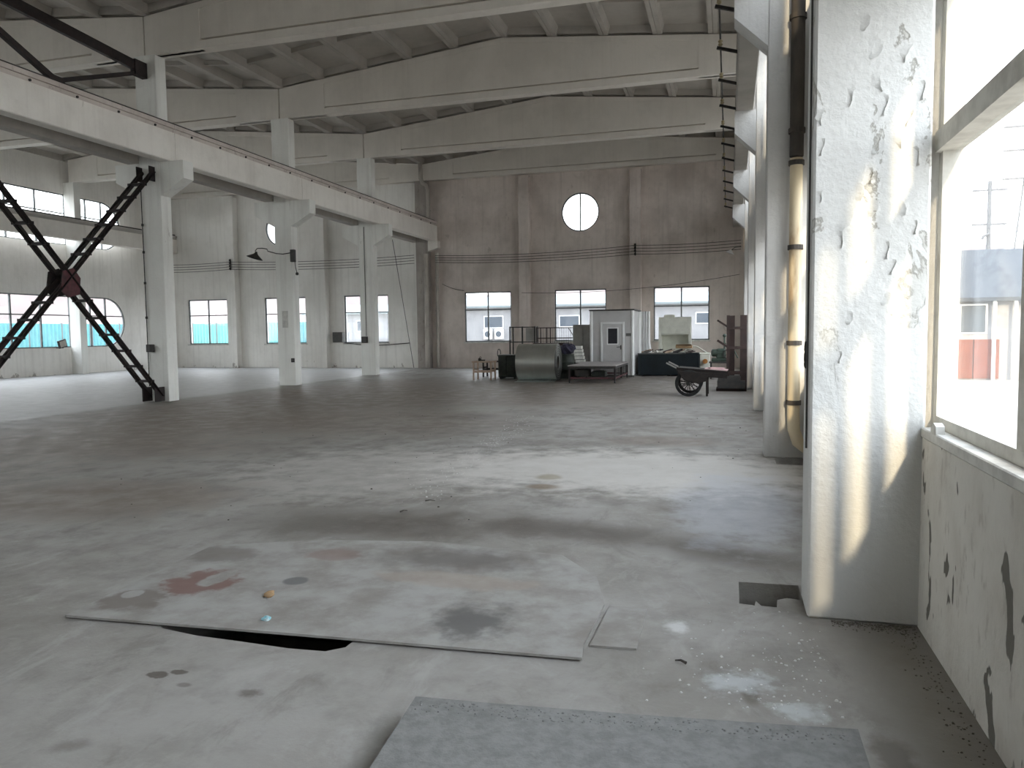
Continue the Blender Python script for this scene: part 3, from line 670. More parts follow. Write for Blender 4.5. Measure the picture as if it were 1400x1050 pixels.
# crushed grit along the far edge of the slab and under the wall, plaster crumbs
def crumbs(name, pts, smin, smax, mat, label, cat, z=0.0):
    q = MB()
    for (x, y) in pts:
        s = random.uniform(smin, smax); a = random.uniform(0, 6.28); h = s*random.uniform(.25, .7)
        vs = [(x+s*random.uniform(.6,1.1)*math.cos(a+k*1.571), y+s*random.uniform(.6,1.1)*math.sin(a+k*1.571), z-.001) for k in range(4)]
        cx, cyy = sum(v[0] for v in vs)/4, sum(v[1] for v in vs)/4
        vs += [(cx+(v[0]-cx)*.55, cyy+(v[1]-cyy)*.55, z+h) for v in vs]
        q.add(vs, [(3,2,1,0),(4,5,6,7),(0,1,5,4),(1,2,6,5),(2,3,7,6),(3,0,4,7)])
    o = q.build(name, mat, None, (0,0,0)); o['kind'] = 'stuff'; tag(o, label, cat); return o
R = random.uniform
pts = [(-1.32+1.8*t, 3.01+.18*t+R(-.10,.0)) for t in [random.random() for _ in range(260)]]
crumbs('slab_grit', [(x, y-.03) for x, y in pts if (x > -1.28 and x < .46)], .003, .009, M_slab, 'loose grit along the far edge of the foreground slab', 'grit', .10)
pts = [(random.gauss(.15,.32), random.gauss(3.75,.3)) for _ in range(150)]+[(random.gauss(.45,.3), random.gauss(4.2,.4)) for _ in range(90)]
crumbs('plaster_crumbs', [(x, y) for x, y in pts if -.44 < x < .5 and y > 3.4 and (x < .4 or y < 4.62)], .003, .012, M_chip, 'white plaster crumbs scattered on the floor by the pillar', 'crumbs')
pts = [(R(.98,1.03)-abs(random.gauss(0,.07)), R(1.5,4.6)) for _ in range(420)]+[(R(.58,1.02), 4.67-abs(random.gauss(0,.05))) for _ in range(420)]
crumbs('wall_foot_rubble', pts, .002, .009, M_soil, 'dark rubble crumbs along the foot of the low wall', 'rubble')
pts = []
for t in range(320):
    f = .1+.9*random.random(); pts.append((-2.95-.95*f+random.gauss(0,.16), 6.5+8.2*f+random.gauss(0,.25)))
crumbs('dust_line', pts, .004, .014, M_chip, 'line of pale dust and flakes along the middle of the floor', 'dust')
pts = [(R(-8,.4), R(5.8,16)) for _ in range(75)]
crumbs('floor_litter', pts, .006, .016, M_dchip, 'small dark crumbs of litter scattered over the floor', 'litter')
for (x, y, s, mt, nm, lb) in ((-2.62,3.81,.028,M_blue,'wrapper','crumpled pale blue wrapper on the steel cover plate'), (-2.84,4.17,.04,M_card,'dry_leaf','dry leaf scrap on the steel cover plate')):
    bm = bmesh.new(); bmesh.ops.create_icosphere(bm, subdivisions=2, radius=s)
    for v in bm.verts:
        v.co *= R(.65,1.2); v.co.z = max(v.co.z*.55+s*.3, 0)
    me = bpy.data.meshes.new(nm); bm.to_mesh(me); bm.free(); tag(link(nm, me, mt, None, (x,y,.0225)), lb, nm.replace('_',' '))
for (x, y, L, a, lb) in ((-2.95,7.05,.10,.2,'dark stick scrap on the pale floor beside the dust line'), (-3.0,6.55,.08,1.0,'dark leaf shaped scrap on the stained floor before the dust line'), (-.2,3.85,.06,2.8,'thin dark splinter lying right of the cover plate')):
    q = MB(); q.tube([(x,y,.012),(x+L*.5*math.cos(a),y+L*.5*math.sin(a),.02),(x+L*math.cos(a),y+L*math.sin(a),.012)], .008, 6, .004); o = q.build('wood_scrap', M_dchip, None, (x,y,0)); tag(o, lb, 'scrap', 'scraps on the floor')

# peeling paint on the near pillar: curled flakes standing off the face
fl_me = []
for s in range(4):
    n = 7; q = MB(); vs = []; fs = []; rr = random.Random(s+40)
    for i in range(n):
        f = i/(n-1); wdt = (.018+.02*math.sin(f*3.1+s))*(.8+rr.random()*.5); cx = .015*math.sin(f*5+s*2)
        for t in (0, .5, 1): vs.append((cx+(t-.5)*2*wdt, -(.001+.012*t*t*(.4+f)), -f*.16))
    for i in range(n-1):
        for j in (0, 1): a = i*3+j; fs.append((a, a+1, a+4, a+3))
    m2 = len(vs); vs += [(x, y+.0022, z) for x, y, z in vs]; fs += [tuple(m2+i for i in reversed(f)) for f in fs]
    for i in range(n-1):
        fs += [(i*3, i*3+3, m2+i*3+3, m2+i*3), (i*3+5, i*3+2, m2+i*3+2, m2+i*3+5)]
    me = q.add(vs, fs).mesh('paint_flake', smooth=True); me.materials.append(M_pillar); fl_me.append(me)
FLAKES = [(0.65, 3.03, 1.0, 0.2), (0.76, 3.1, 1.1, -0.3), (0.82, 2.98, 1.2, 0.1), (0.89, 2.81, 1.3, 0), (0.95, 2.89, 1.0, 0.3), (0.97, 2.69, 1.1, -0.2), (0.8, 2.74, 0.9, 0.4), (0.75, 2.59, 0.9, 0), (0.64, 2.37, 1.3, 0.3), (0.68, 2.51, 1.0, -0.2), (0.6, 2.27, 1.2, 0), (0.48, 2.93, 0.9, 0), (0.5, 2.77, 1.0, 0.1), (0.77, 2.42, 1.0, 0.1), (0.89, 2.4, 0.9, -0.4), (0.79, 3.25, 0.9, 0.6), (0.71, 3.42, 0.9, 0.1), (0.92, 3.24, 1.0, 0.2), (1.0, 3.04, 1.1, 0), (0.65, 1.8, 0.8, 0), (0.88, 2.08, 0.9, 0.2), (0.98, 2.29, 0.8, 0), (0.84, 2.18, 1.0, 0), (0.85, 1.9, 0.8, 0.3), (0.49, 2.48, 0.7, 0), (0.61, 1.57, 0.7, 0.1)]   # x, z on the pillar face, size, tilt
for (x, z, sc, rz) in FLAKES:
    o = bpy.data.objects.new('paint_flake', fl_me[random.randrange(4)]); col.objects.link(o); o.parent = PIL
    o.location = (x-PIL_AT[0], ROWS[2]-PIL_AT[1]-.0005, z); o.rotation_euler = (0, rz, 0); o.scale = (sc*.55, .7, sc*.62)

# ------------------------------------------------------------------ window ledge bits on the right
o = MB().prism([(4.36,1.145),(4.47,1.145),(4.47,1.175),(4.42,1.20),(4.37,1.185)], 1.032, 1.074, 'YZ').build('mortar_lump', M_sill, None, (1.05,4.42,1.145)); tag(o, 'grey mortar lump on the window ledge', 'mortar')
# ------------------------------------------------------------------ pipes
def pipe(name, label, pts, r, mat, collars=(), cm=None, cat='pipe'):
    at = (pts[-1][0], pts[-1][1], 0); t = thing(name, label, cat, at)
    MB().tube(pts, r, 12).build('pipe_body', mat, t, at, True)
    for (x, y, z) in collars: MB().lathe([(r+.018,-.03),(r+.018,.03)], (x,y,z), 'Z', 14).build('collar', cm or mat, t, at)
    return t
pipe('drain_pipe', 'cream rusting drain pipe standing against the second right pillar', [(.80,10.42,3.86),(.80,10.42,.62),(.81,10.42,.40),(.86,10.42,.24),(.97,10.42,.16)], .078, M_pipe, [(.80,10.42,z) for z in (2.74,1.52,.75,3.8)], M_dpipe)
pipe('drain_pipe', 'dark rusted upper drain pipe above the cream pipe', [(.80,10.42,8.7),(.80,10.42,3.88)], .085, M_dpipe, [(.80,10.42,z) for z in (7.2,5.6,4.2)])
pipe('downpipe', 'grey left downpipe in the end wall corner with a bend under the roof', [(-14.38,34.55,9.9),(-14.36,34.55,9.15),(-14.28,34.55,8.92),(-14.12,34.6,8.82),(-14.03,34.62,8.6),(-14.03,34.62,7.15)], .10, M_gpipe, [(-14.03,34.62,7.6)])
pipe('downpipe', 'grey lower downpipe on the left in the end wall corner', [(-14.18,34.585,5.55),(-14.2,34.585,.05)], .11, M_gpipe, [(-14.19,34.585,z) for z in (5.3,3.6,1.9)])
pipe('downpipe', 'slim grey downpipe on the right in the end wall corner', [(-13.72,34.86,5.6),(-13.74,34.86,.05)], .085, M_gpipe, [(-13.73,34.86,z) for z in (4.4,2.8,1.2)])
pipe('conduit', 'thin dark conduit running up the front column', [(-14.70,16.58,6.0),(-14.70,16.58,.4)], .012, M_black, [(-14.70,16.58,z) for z in (4.6,3.9,3.1,2.2)], M_black, 'conduit')
pipe('conduit', 'thin dark conduit up the inner side of the peeling pillar', [(.438,4.74,8.0),(.438,4.74,1.0)], .006, M_dsteel, [], M_black, 'conduit')
pipe('conduit', 'thin black cable pipe down the third column', [(-14.50,28.71,6.1),(-14.50,28.71,1.62)], .011, M_black, [], None, 'conduit')
hk = MB(); hk.tube([(.44+.0,4.86+.045*math.sin(t)*(1-.5*math.cos(t)),1.62-.075*(1-math.cos(t))) for t in [2*math.pi*k/16 for k in range(17)]], .008, 6)
tag(hk.build('wire_loop', M_black, None, (.42,4.86,1.6)), 'small black wire loop hanging on the inner side of the peeling pillar', 'hook')

# ------------------------------------------------------------------ electrical: boxes, lamps, wires, insulators
def ebox(x0, x1, y0, y1, z0, z1, label, mat=M_black):
    at = ((x0+x1)/2, y0, z0); t = thing('switch_box', label, 'switch box', at, 'switch boxes')
    MB().bbox(x0,x1,y0,y1,z0,z1,.01).build('case', mat, t, at); MB().bbox(x0+.03,x1-.03,y0-.015,y0+.01,z0+.03,z1-.03,.005).build('lid', M_dsteel, t, at)
ebox(-14.67,-14.50,16.47,16.605,1.30,1.50,'dark switch box on the front column near the brace foot')
ebox(-19.5,-18.95,34.85,YF,1.30,1.82,'dark switch box on the aisle end wall left of the third column window', M_dsteel)
ebox(-14.68,-14.44,28.6,28.73,1.34,1.6,'dark switch box low on the third column')
ebox(-14.24,-14.13,22.6,22.67,.78,.92,'tiny dark socket box low on the second column')
# swan neck lamp on second column
at = (-14.05, 22.62, 4.4); lp = thing('wall_lamp', 'black swan-neck lamp with conical shade on the second column', 'lamp', at)
MB().bbox(-14.14,-13.98,22.58,22.7,4.14,4.55,.01).build('bracket_plate', M_dsteel, lp, at)
MB().tube([(-14.06,22.6,4.45),(-14.35,22.5,4.40),(-14.55,22.42,4.42),(-14.82,22.34,4.50),(-14.84,22.33,4.57),(-15.0,22.3,4.60),(-15.18,22.28,4.60),(-15.25,22.27,4.52),(-15.26,22.27,4.42)], .016, 8).build('swan_neck', M_black, lp, at, True)
q = MB(); q.lathe([(.03,.16),(.05,.10),(.09,.06),(.27,-.06),(.265,-.07),(.08,.045),(.04,.08)], (0,0,0), 'Z', 20)
mx = Matrix.Translation((-15.26,22.27,4.34)) @ Matrix.Rotation(.34, 4, 'Y')
q.v = [mx @ v for v in q.v]; q.build('lamp_shade', M_black, lp, at, True)
MB().tube([(-13.97,22.6,4.2),(-13.95,22.6,3.95),(-13.90,22.6,3.75)], .012, 6).build('hanging_cable', M_black, lp, at)
MB().lathe([(.02,-.05),(.05,-.03),(.05,.03),(.02,.05)], (-13.9,22.6,3.74), 'Z', 10).build('socket', M_black, lp, at)
# small lamp on the right near end wall
at = (.3, 34.2, 5.0); lp = thing('wall_lamp', 'small pale lamp on a thin arm at the right end of the end wall', 'lamp', at)
MB().tube([(.45,34.9,5.3),(.2,34.5,5.25),(.02,34.3,5.1)], .015, 6).build('arm', M_dsteel, lp, at)
q = MB(); q.lathe([(.03,.1),(.18,-.04),(.17,-.05),(.03,.06)], (0,0,0), 'Z', 14); mx = Matrix.Translation((.0,34.28,5.03)) @ Matrix.Rotation(.4, 4, 'Y'); q.v = [mx @ v for v in q.v]; q.build('lamp_shade', M_trim, lp, at, True)
# overhead wires along the end walls
def wire(name, a, b, sag, label, grp, r=.012):
    a, b = Vector(a), Vector(b); pts = [a.lerp(b, t/10)-Vector((0,0,sag*4*(t/10)*(1-t/10))) for t in range(11)]
    o = MB().tube(pts, r, 5).build(name, M_black, None, tuple(a)); tag(o, label, 'wire', grp)
num = ['lowest', 'second lowest', 'middle', 'second highest', 'topmost']
for j in range(4):
    z = 5.12+j*.13
    wire('overhead_wire', (-13.7,34.58,z-.02*j), (-4.1,34.58,z+.02), .14, f'{num[j if j < 3 else 4]} of the thin wires between the corner pipes and the right pilaster', 'wires across the main end wall')
    wire('overhead_wire', (-4.1,34.58,z+.02), (.45,34.58,z+.05), .06, f'{num[j if j < 3 else 4]} of the thin wires from the right pilaster to the right wall', 'wires across the main end wall')
    wire('overhead_wire', (-29.6,34.58,z+.05), (-25.3,34.58,z+.06), .05, f'{num[j if j < 3 else 4]} of the thin wires left of the aisle pilaster insulator', 'wires across the aisle end wall')
    wire('overhead_wire', (-25.3,34.58,z+.06), (-14.8,34.58,z), .12, f'{num[j if j < 3 else 4]} of the thin wires between the aisle pilaster and the corner column', 'wires across the aisle end wall')
def insulator(x, y, z0, z1, label):
    at = (x, y, z0); t = thing('insulator_rack', label, 'insulator', at, 'insulator racks on the pilasters')
    MB().box(x-.02,x+.02,y-.02,YF-.425,z0,z1).build('bracket', M_black, t, at)
    for j in range(4):
        z = z0+.06+j*(z1-z0-.12)/3
        MB().lathe([(.03,-.04),(.05,-.025),(.03,0),(.05,.025),(.03,.04)], (x,y-.04,z), 'Z', 10).build('insulator', M_black, t, at)
insulator(-4.1, 34.62, 5.08, 5.62, 'black insulator rack on the right pilaster of the main end wall'); insulator(-25.25, 34.62, 5.15, 5.72, 'black insulator rack on the left pilaster of the aisle end wall')
wire('hanging_cable', (-15.2,33,6.1), (-14.25,33.0,.1), -.02, 'slack dark cable hanging slantwise from the crane beam near the end wall', 'loose cables', .014)
wire('hanging_cable', (-13.5,34.95,4.1), (-12.4,34.98,3.75), .06, 'thin cable running from the corner pipes to the left end wall window', 'loose cables', .012)
wire('hanging_cable', (-9.4,34.6,3.55), (.4,34.7,4.1), .25, 'thin cable crossing low over the end wall windows', 'loose cables', .01)
o = MB().tube([(-18.9,34.95,1.28),(-17.5,34.95,1.12),(-16.4,34.95,1.16),(-15.3,34.95,1.24)], .025, 6).build('wall_conduit', M_black, None, (-17,34.95,1.2)); tag(o, 'dark conduit under the aisle end wall window near the corner', 'conduit')
# conductor line and brackets along the right crane beam
o = MB().bar((-.2,8.0,7.0),(-.2,34.6,7.0),.03,.05).build('conductor_bar', M_dsteel, None, (-.2,8,7)); tag(o, 'long dark crane conductor bar hung along the right crane beam', 'conductor')
for j in range(14):
    y = 9.2+j*1.85; at = (.1, y, 6.9); t = thing('conductor_bracket', (['last','second last','third last','fourth last','fifth last','sixth last','seventh last','eighth last','ninth last','tenth last','eleventh last','twelfth last','second','nearest'][13-j])+' black conductor bracket on the right crane beam, counted towards the end wall', 'bracket', at, 'brackets of the crane conductor bar')
    MB().bar((.14,y,6.72),(-.26,y,6.84),.05,.05).build('arm', M_black, t, at); MB().lathe([(.02,-.06),(.045,-.03),(.03,0),(.045,.03),(.02,.06)], (-.2,y,6.92), 'Z', 10).build('insulator', M_porc, t, at)

# ------------------------------------------------------------------ booth
BX0, BX1, BY0, BY1, BH = -5.03, -3.40, 28.2, 30.4, 2.46
at = ((BX0+BX1)/2, (BY0+BY1)/2, 0); t = thing('site_booth', 'white panel booth with a door and small dark window', 'booth', at)
MB().box(BX0+.04,BX1-.04,BY0+.03,BY1-.03,.02,BH).build('wall_panel', M_booth, t, at)
for x, y in ((BX0+.05,BY0+.05),(BX1-.05,BY0+.05),(BX0+.05,BY1-.05),(BX1-.05,BY1-.05)): MB().lathe([(.06,0),(.06,BH+.01)], (x,y,0), 'Z', 12).build('corner_post', M_trim, t, at, True)
MB().bbox(BX0-.03,BX1+.03,BY0-.03,BY1+.03,BH,BH+.05,.015).build('roof_rim', M_dsteel, t, at)
MB().bbox(BX0-.01,BX1+.01,BY0-.01,BY1+.01,0,.07,.01).build('base_rail', M_sign, t, at)
d = MB(); dx0, dx1, dz = -4.62, -3.74, 2.04
for a in ((dx0,dx0+.07,.06,dz),(dx1-.07,dx1,.06,dz),(dx0+.07,dx1-.07,dz-.07,dz)): d.box(a[0],a[1],BY0-.025,BY0+.04,a[2],a[3])
d.build('door_frame', M_trim, t, at)
door = MB().bbox(dx0+.075,dx1-.075,BY0-.005,BY0+.04,.08,dz-.075,.006).build('door', M_booth, t, at)
MB().box(-4.35,-4.0,BY0-.012,BY0+.02,1.24,1.80).build('window_pane', M_bglass, door, at)
q = MB()
for a in ((-4.39,-4.35,1.20,1.84),(-4.0,-3.96,1.20,1.84),(-4.35,-4.0,1.80,1.84),(-4.35,-4.0,1.20,1.24)): q.box(a[0],a[1],BY0-.018,BY0+.02,a[2],a[3])
q.build('window_rim', M_trim, door, at)
q = MB(); q.box(-3.895,-3.855,BY0-.02,BY0+.02,1.02,1.18); q.bar((-3.875,BY0-.05,1.12),(-4.02,BY0-.05,1.105),.02,.025); q.bar((-3.875,BY0-.05,1.12),(-3.875,BY0,1.12),.02,.02); q.build('handle', M_dsteel, door, at)
MB().box(-3.69,-3.50,BY0+.012,BY0+.04,1.51,1.62).build('sign_plate', M_sign, t, at)
# wrapped sheet behind the booth
q = MB(); vs = []; fs = []
for i in range(9):
    z = 2.48*(1-i/8); fl_ = .0 if i < 5 else (i-4)*.05
    for j in range(13):
        f = j/12; vs.append((-3.52+.42*f+fl_*f+.015*math.sin(j*1.7), 30.9+.05*math.sin(j*2.1+i*.3)+.15*f, z))
for i in range(8):
    for j in range(12): a = i*13+j; fs.append((a,a+1,a+14,a+13))
m2 = len(vs); vs += [(x,y+.03,z) for x,y,z in vs]; fs += [tuple(m2+i for i in reversed(f)) for f in fs]
rim = [j for j in range(13)]+[i*13+12 for i in range(1,9)]+[8*13+j for j in range(11,-1,-1)]+[i*13 for i in range(7,0,-1)]
fs += [(rim[i], rim[(i+1)%len(rim)], m2+rim[(i+1)%len(rim)], m2+rim[i]) for i in range(len(rim))]
o = q.add(vs, fs).build('plastic_sheet', M_trim, None, (-3.3,30.95,0), True); tag(o, 'tall white plastic sheet standing behind the right side of the booth', 'sheet')

# ------------------------------------------------------------------ junk around the booth
# steel coil
at = (-6.4, 25.82, 0); t = thing('steel_coil', 'large coil of grey galvanised sheet lying on the floor', 'coil', at)
q = MB(); cr = .645; n = 48; prof = [(cr,-7.1),(cr,-5.72),(.24,-5.72),(.24,-7.1)]
q.lathe(prof, (0,25.82,cr+.003), 'X', n, True); q.build('sheet_roll', M_galv, t, at, True)
for rr in (.32,.40,.48,.56,.62):
    q = MB(); q.lathe([(rr,-5.721),(rr,-5.712),(rr-.012,-5.712),(rr-.012,-5.721)], (0,25.82,cr+.003), 'X', 32, True); q.build('edge_wrap', M_dsteel, t, at)
MB().lathe([(.235,-7.08),(.235,-5.74),(.22,-5.74),(.22,-7.08)], (0,25.82,cr+.003), 'X', 24, True).build('core', M_dsteel, t, at)
MB().prism([(25.60,.045),(25.30,.002),(25.05,.002),(25.05,.006),(25.30,.008),(25.59,.055)], -7.1, -5.72, 'YZ').build('loose_end', M_galv, t, at)
# green cabinet
at = (-7.85,27,0); t = thing('tool_cabinet', 'dark green metal cabinet left of the steel coil', 'cabinet', at)
MB().bbox(-8.18,-7.5,26.7,27.4,.06,.88,.015).build('body', M_greenbin, t, at)
for s in (0, 1): MB().bbox(-8.15+s*.325,-7.85+s*.325,26.68,26.72,.12,.84,.008).build('door', M_greenbin, t, at)
for x in (-8.15,-7.6): MB().box(x,x+.07,26.75,27.35,0,.07).build('foot', M_black, t, at)
q = MB(); q.tube([(-8.2+.06*math.cos(a),26.9,.93+.16*math.sin(a)) for a in [math.pi*k/10-.2 for k in range(14)]], .015, 6); q.build('handle', M_black, t, at)
# benches
def bench(x0, x1, y0, y1, h, mat, label, mid=.3, th=.05):
    at = ((x0+x1)/2,(y0+y1)/2,0); t = thing('work_bench', label, 'bench', at, 'small work benches')
    for j in range(3):
        w = (y1-y0)/3; MB().bbox(x0-.06,x1+.06,y0+j*w+.004,y0+(j+1)*w-.004,h-.05,h,.006).build('plank', mat, t, at)
    for x in (x0,x1):
        for y in (y0+.05,y1-.05): MB().box(x-th/2,x+th/2,y-th/2,y+th/2,0,h-.05).build('leg', mat, t, at)
    for y in (y0+.05,y1-.05): MB().box(x0,x1,y-.018,y+.018,mid-.03,mid+.03).build('stretcher', mat, t, at)
    for x in (x0,x1): MB().box(x-.018,x+.018,y0+.05,y1-.05,mid+.04,mid+.09).build('stretcher', mat, t, at)
bench(-8.88,-8.22,25.9,26.5,.68,M_wood,'small pale wooden bench at the left end of the junk')
bench(-9.1,-7.95,27.7,28.3,.62,M_dwood,'dark low bench behind the pale wooden bench')
q = MB(); q.bbox(-8.75,-8.66,26.1,26.22,.68,.78,.01); q.bbox(-8.66,-8.5,26.12,26.18,.69,.73,.008); q.tube([(-8.72,26.14,.78),(-8.68,26.14,.84),(-8.63,26.14,.80)], .012, 6)
tag(q.build('hand_tool', M_dwood, None, (-8.65,26.15,.68)), 'dark hand tool lying on the pale wooden bench', 'tool')
# angle iron frame rack
at = (-8.55,31.7,0); t = thing('frame_rack', 'open angle iron rack against the end wall left of the coil', 'rack', at)
for x in (-9.1,-8.0):
    for y in (31.5,32.0): MB().box(x-.025,x+.025,y-.025,y+.025,0,1.95).build('post', M_black, t, at)
MB().box(-8.58,-8.52,31.5,31.55,1.0,1.95).build('post', M_black, t, at)
for z in (1.92,1.28,.72):
    for y in (31.5,32.0): MB().box(-9.1,-8.0,y-.02,y+.02,z-.02,z+.02).build('rail', M_black, t, at)
    for x in (-9.1,-8.0): MB().box(x-.02,x+.02,31.5,32.0,z-.02,z+.02).build('rail', M_black, t, at)
MB().box(-8.5,-8.03,31.9,31.93,1.32,1.88).build('back_panel', M_gcab, t, at)
at = (-7.1,31.9,0); t = thing('mesh_cage', 'rusty wire mesh cage between the rack and the booth', 'cage', at)
for x in (-7.93,-7.5,-6.3):
    for y in (31.6,32.3): MB().box(x-.02,x+.02,y-.02,y+.02,0,1.9).build('post', M_brown, t, at)
for z in (1.88,1.44,.95):
    for y in (31.6,32.3): MB().box(-7.93,-6.3,y-.018,y+.018,z-.018,z+.018).build('rail', M_brown, t, at)
for j in range(16): x = -7.85+j*.1; MB().tube([(x,31.6,.95),(x,31.6,1.88)], .006, 4).build('wire', M_brown, t, at)
for j in range(5): z = 1.04+j*.09; MB().tube([(-7.93,31.6,z),(-6.3,31.6,z)], .006, 4).build('wire', M_brown, t, at)
MB().bar((-6.55,31.6,1.86),(-6.32,31.6,1.5),.03,.03).build('brace', M_brown, t, at)
# crates heap behind the coil
o = MB().bbox(-7.75,-6.55,30.2,31.0,0,1.25,.02)
at = (-7.1,30.6,0); t = thing('wooden_crate', 'rusty brown crate behind the steel coil', 'crate', at)
for j in range(6):
    z = .02+j*.21; MB().bbox(-7.75,-6.4,30.2,30.24,z,z+.19,.006).build('slat', M_brown, t, at)
    MB().bbox(-7.75,-7.71,30.24,31.0,z,z+.19,.006).build('slat', M_brown, t, at); MB().bbox(-6.44,-6.4,30.24,31.0,z,z+.19,.006).build('slat', M_brown, t, at)
MB().box(-7.7,-6.45,30.25,30.98,0,1.1).build('contents', M_dsteel, t, at)
# grey cabinet left of booth
at = (-5.6,29.8,0); t = thing('steel_cabinet', 'tall plain grey cabinet left of the booth', 'cabinet', at)
MB().bbox(-5.94,-5.15,29.5,30.1,.05,1.97,.012).build('body', M_gcab, t, at); MB().bbox(-5.92,-5.56,29.48,29.51,.1,1.94,.006).build('door', M_gcab, t, at); MB().bbox(-5.54,-5.17,29.48,29.51,.1,1.94,.006).build('door', M_gcab, t, at)
MB().box(-5.94,-5.15,29.5,30.1,0,.05).build('plinth', M_black, t, at)
# drum with sack
at = (-5.75,27.3,0); t = thing('oil_drum', 'dark oil drum between the coil and the booth', 'drum', at)
MB().lathe([(.29,0),(.30,.02),(.29,.04),(.29,.28),(.305,.30),(.29,.32),(.29,.57),(.305,.59),(.29,.61),(.29,.86),(.30,.88),(.27,.88),(.27,.865)], (-5.75,27.3,0), 'Z', 24).build('barrel', M_greenbin, t, at, True)
MB().lathe([(.035,0),(.035,.015)], (-5.6,27.2,.866), 'Z', 10).build('bung', M_black, t, at)
bm = bmesh.new(); bmesh.ops.create_icosphere(bm, subdivisions=3, radius=1)
for v in bm.verts:
    k = 1+.10*math.sin(v.co.x*7+v.co.z*4)+.07*math.sin(v.co.y*11+1.3); v.co = Vector((v.co.x*.30*k, v.co.y*.26*k, max(-.02, .17+v.co.z*.2*k)))
me = bpy.data.meshes.new('sack'); bm.to_mesh(me); bm.free(); tag(link('sack', me, M_bag, None, (-5.72,27.3,.902)), 'dark purple sack slumped on the oil drum', 'sack')
# stacked foam blocks on a low crate
at = (-5.4,28.0,0); t = thing('low_crate', 'dark low crate under the stack of white blocks', 'crate', at)
MB().bbox(-5.68,-5.2,27.95,28.35,.02,.52,.01).build('body', M_dsteel, t, at); MB().bbox(-5.7,-5.18,27.93,28.37,.5,.54,.008).build('lid', M_dwood, t, at)
for j in range(5):
    z = .541+j*.128; dx = -.03*(j-2)+R(-.01,.01)
    o = MB().bbox(-5.6+dx,-5.27+dx,27.98,28.3,z,z+.11,.008).build('foam_block', M_paper, None, (-5.43+dx,28.15,z)); tag(o, ['lowest','second lowest','middle','second highest','topmost'][j]+' white foam block in the stack left of the booth', 'block', 'stacked white foam blocks')
    if j < 4:
        o2 = MB().box(-5.57+dx,-5.3+dx,28.0,28.28,z+.1095,z+.1285).build('spacer', M_black, o, (-5.43+dx,28.15,z))
# low table on casters
at = (-4.33,26.5,0); t = thing('trolley_table', 'low dark steel trolley table with a dusty board top before the booth', 'table', at)
TX0, TX1, TY0, TY1 = -5.16, -3.55, 24.7, 27.9
for j in range(4):
    w = (TX1-TX0)/4; MB().bbox(TX0+j*w+.002,TX0+(j+1)*w-.002,TY0,TY1,.555,.585,.004).build('top_board', M_tabtop, t, at)
q = MB(); 
for y in (TY0+.03,TY1-.03): q.box(TX0+.02,TX1-.02,y-.025,y+.025,.48,.555)
for x in (TX0+.04,TX1-.04): q.box(x-.025,x+.025,TY0+.03,TY1-.03,.48,.555)
q.build('top_frame', M_black, t, at)
for x in (TX0+.05,TX1-.05):
    for y in (TY0+.06,(TY0+TY1)/2,TY1-.06): MB().box(x-.03,x+.03,y-.03,y+.03,.09,.48).build('leg', M_rust, t, at)
q = MB()
for x in (TX0+.05,TX1-.05): q.box(x-.02,x+.02,TY0+.06,TY1-.06,.14,.19)
q.box(TX0+.05,TX1-.05,TY0+.04,TY0+.08,.14,.19); q.box(TX0+.05,TX1-.05,TY1-.08,TY1-.04,.14,.19); q.build('bottom_frame', M_red, t, at)
for j in range(9): y = TY0+.3+j*.32; MB().box(TX1-.065,TX1-.035,y-.02,y+.02,.19,.48).build('side_bar', M_black, t, at)
for x in (TX0+.05,TX1-.05):
    for y in (TY0+.06,TY1-.06):
        c = MB().lathe([(.05,-.018),(.05,.018)], (x,y,.051), 'X', 14).build('caster', M_tyre, t, at); MB().box(x-.025,x+.025,y-.02,y+.02,.05,.1).build('fork', M_black, c, at)
for j, (x0,x1,z0,z1,mt,lb) in enumerate(((-5.0,-4.55,.19,.42,M_dsteel,'dark steel block stored low inside the trolley table'),(-4.45,-4.0,.19,.36,M_greenbin,'green tin box stored low inside the trolley table'))):
    MBx = MB().bbox(x0,x1,25.2,25.7,.1905,z1,.01); MBx.box(x0+.1,x1-.1,25.25,25.65,z1,z1+.02); tag(MBx.build('tin_box', mt, None, ((x0+x1)/2,25.4,.19)), lb, 'box')
# big dark skip full of scrap
SX0,SX1,SY0,SY1 = -3.32,-1.1,28.95,30.2
at = ((SX0+SX1)/2,(SY0+SY1)/2,0); t = thing('scrap_skip', 'long dark teal steel skip full of scrap right of the booth', 'skip', at)
MB().box(SX0+.03,SX1-.03,SY0+.03,SY1-.03,.04,.10).build('bottom', M_navy, t, at)
for b in ((SX0,SX1,SY0,SY0+.03),(SX0,SX1,SY1-.03,SY1),(SX0,SX0+.03,SY0+.03,SY1-.03),(SX1-.03,SX1,SY0+.03,SY1-.03)): MB().box(*b,.04,.84).build('side_panel', M_navy, t, at)
MB().box(SX0-.02,SX1-.45,SY0-.02,SY0+.0,.82,.86).build('rim', M_sign, t, at); MB().box(SX1-.6,SX1+.02,SY0-.02,SY0,.80,.84).build('rim', M_navy, t, at)
for x in (-3.1,-2.2,-1.35): MB().box(x-.05,x+.05,SY0+.05,SY1-.05,0,.04).build('skid', M_black, t, at)
MB().box(SX0+.05,SX1-.05,SY0+.05,SY1-.05,.1,.80).build('packed_scrap', M_dsteel, t, at)
sc_m = [(M_dsteel,'dark steel'),(M_wood,'pale wooden'),(M_brown,'rust brown'),(M_gpipe,'dull grey'),(M_dwood,'dark wooden')]
where = ['at the left end of the skip','left of the middle of the skip','in the middle of the skip','right of the middle of the skip','at the right end of the skip']
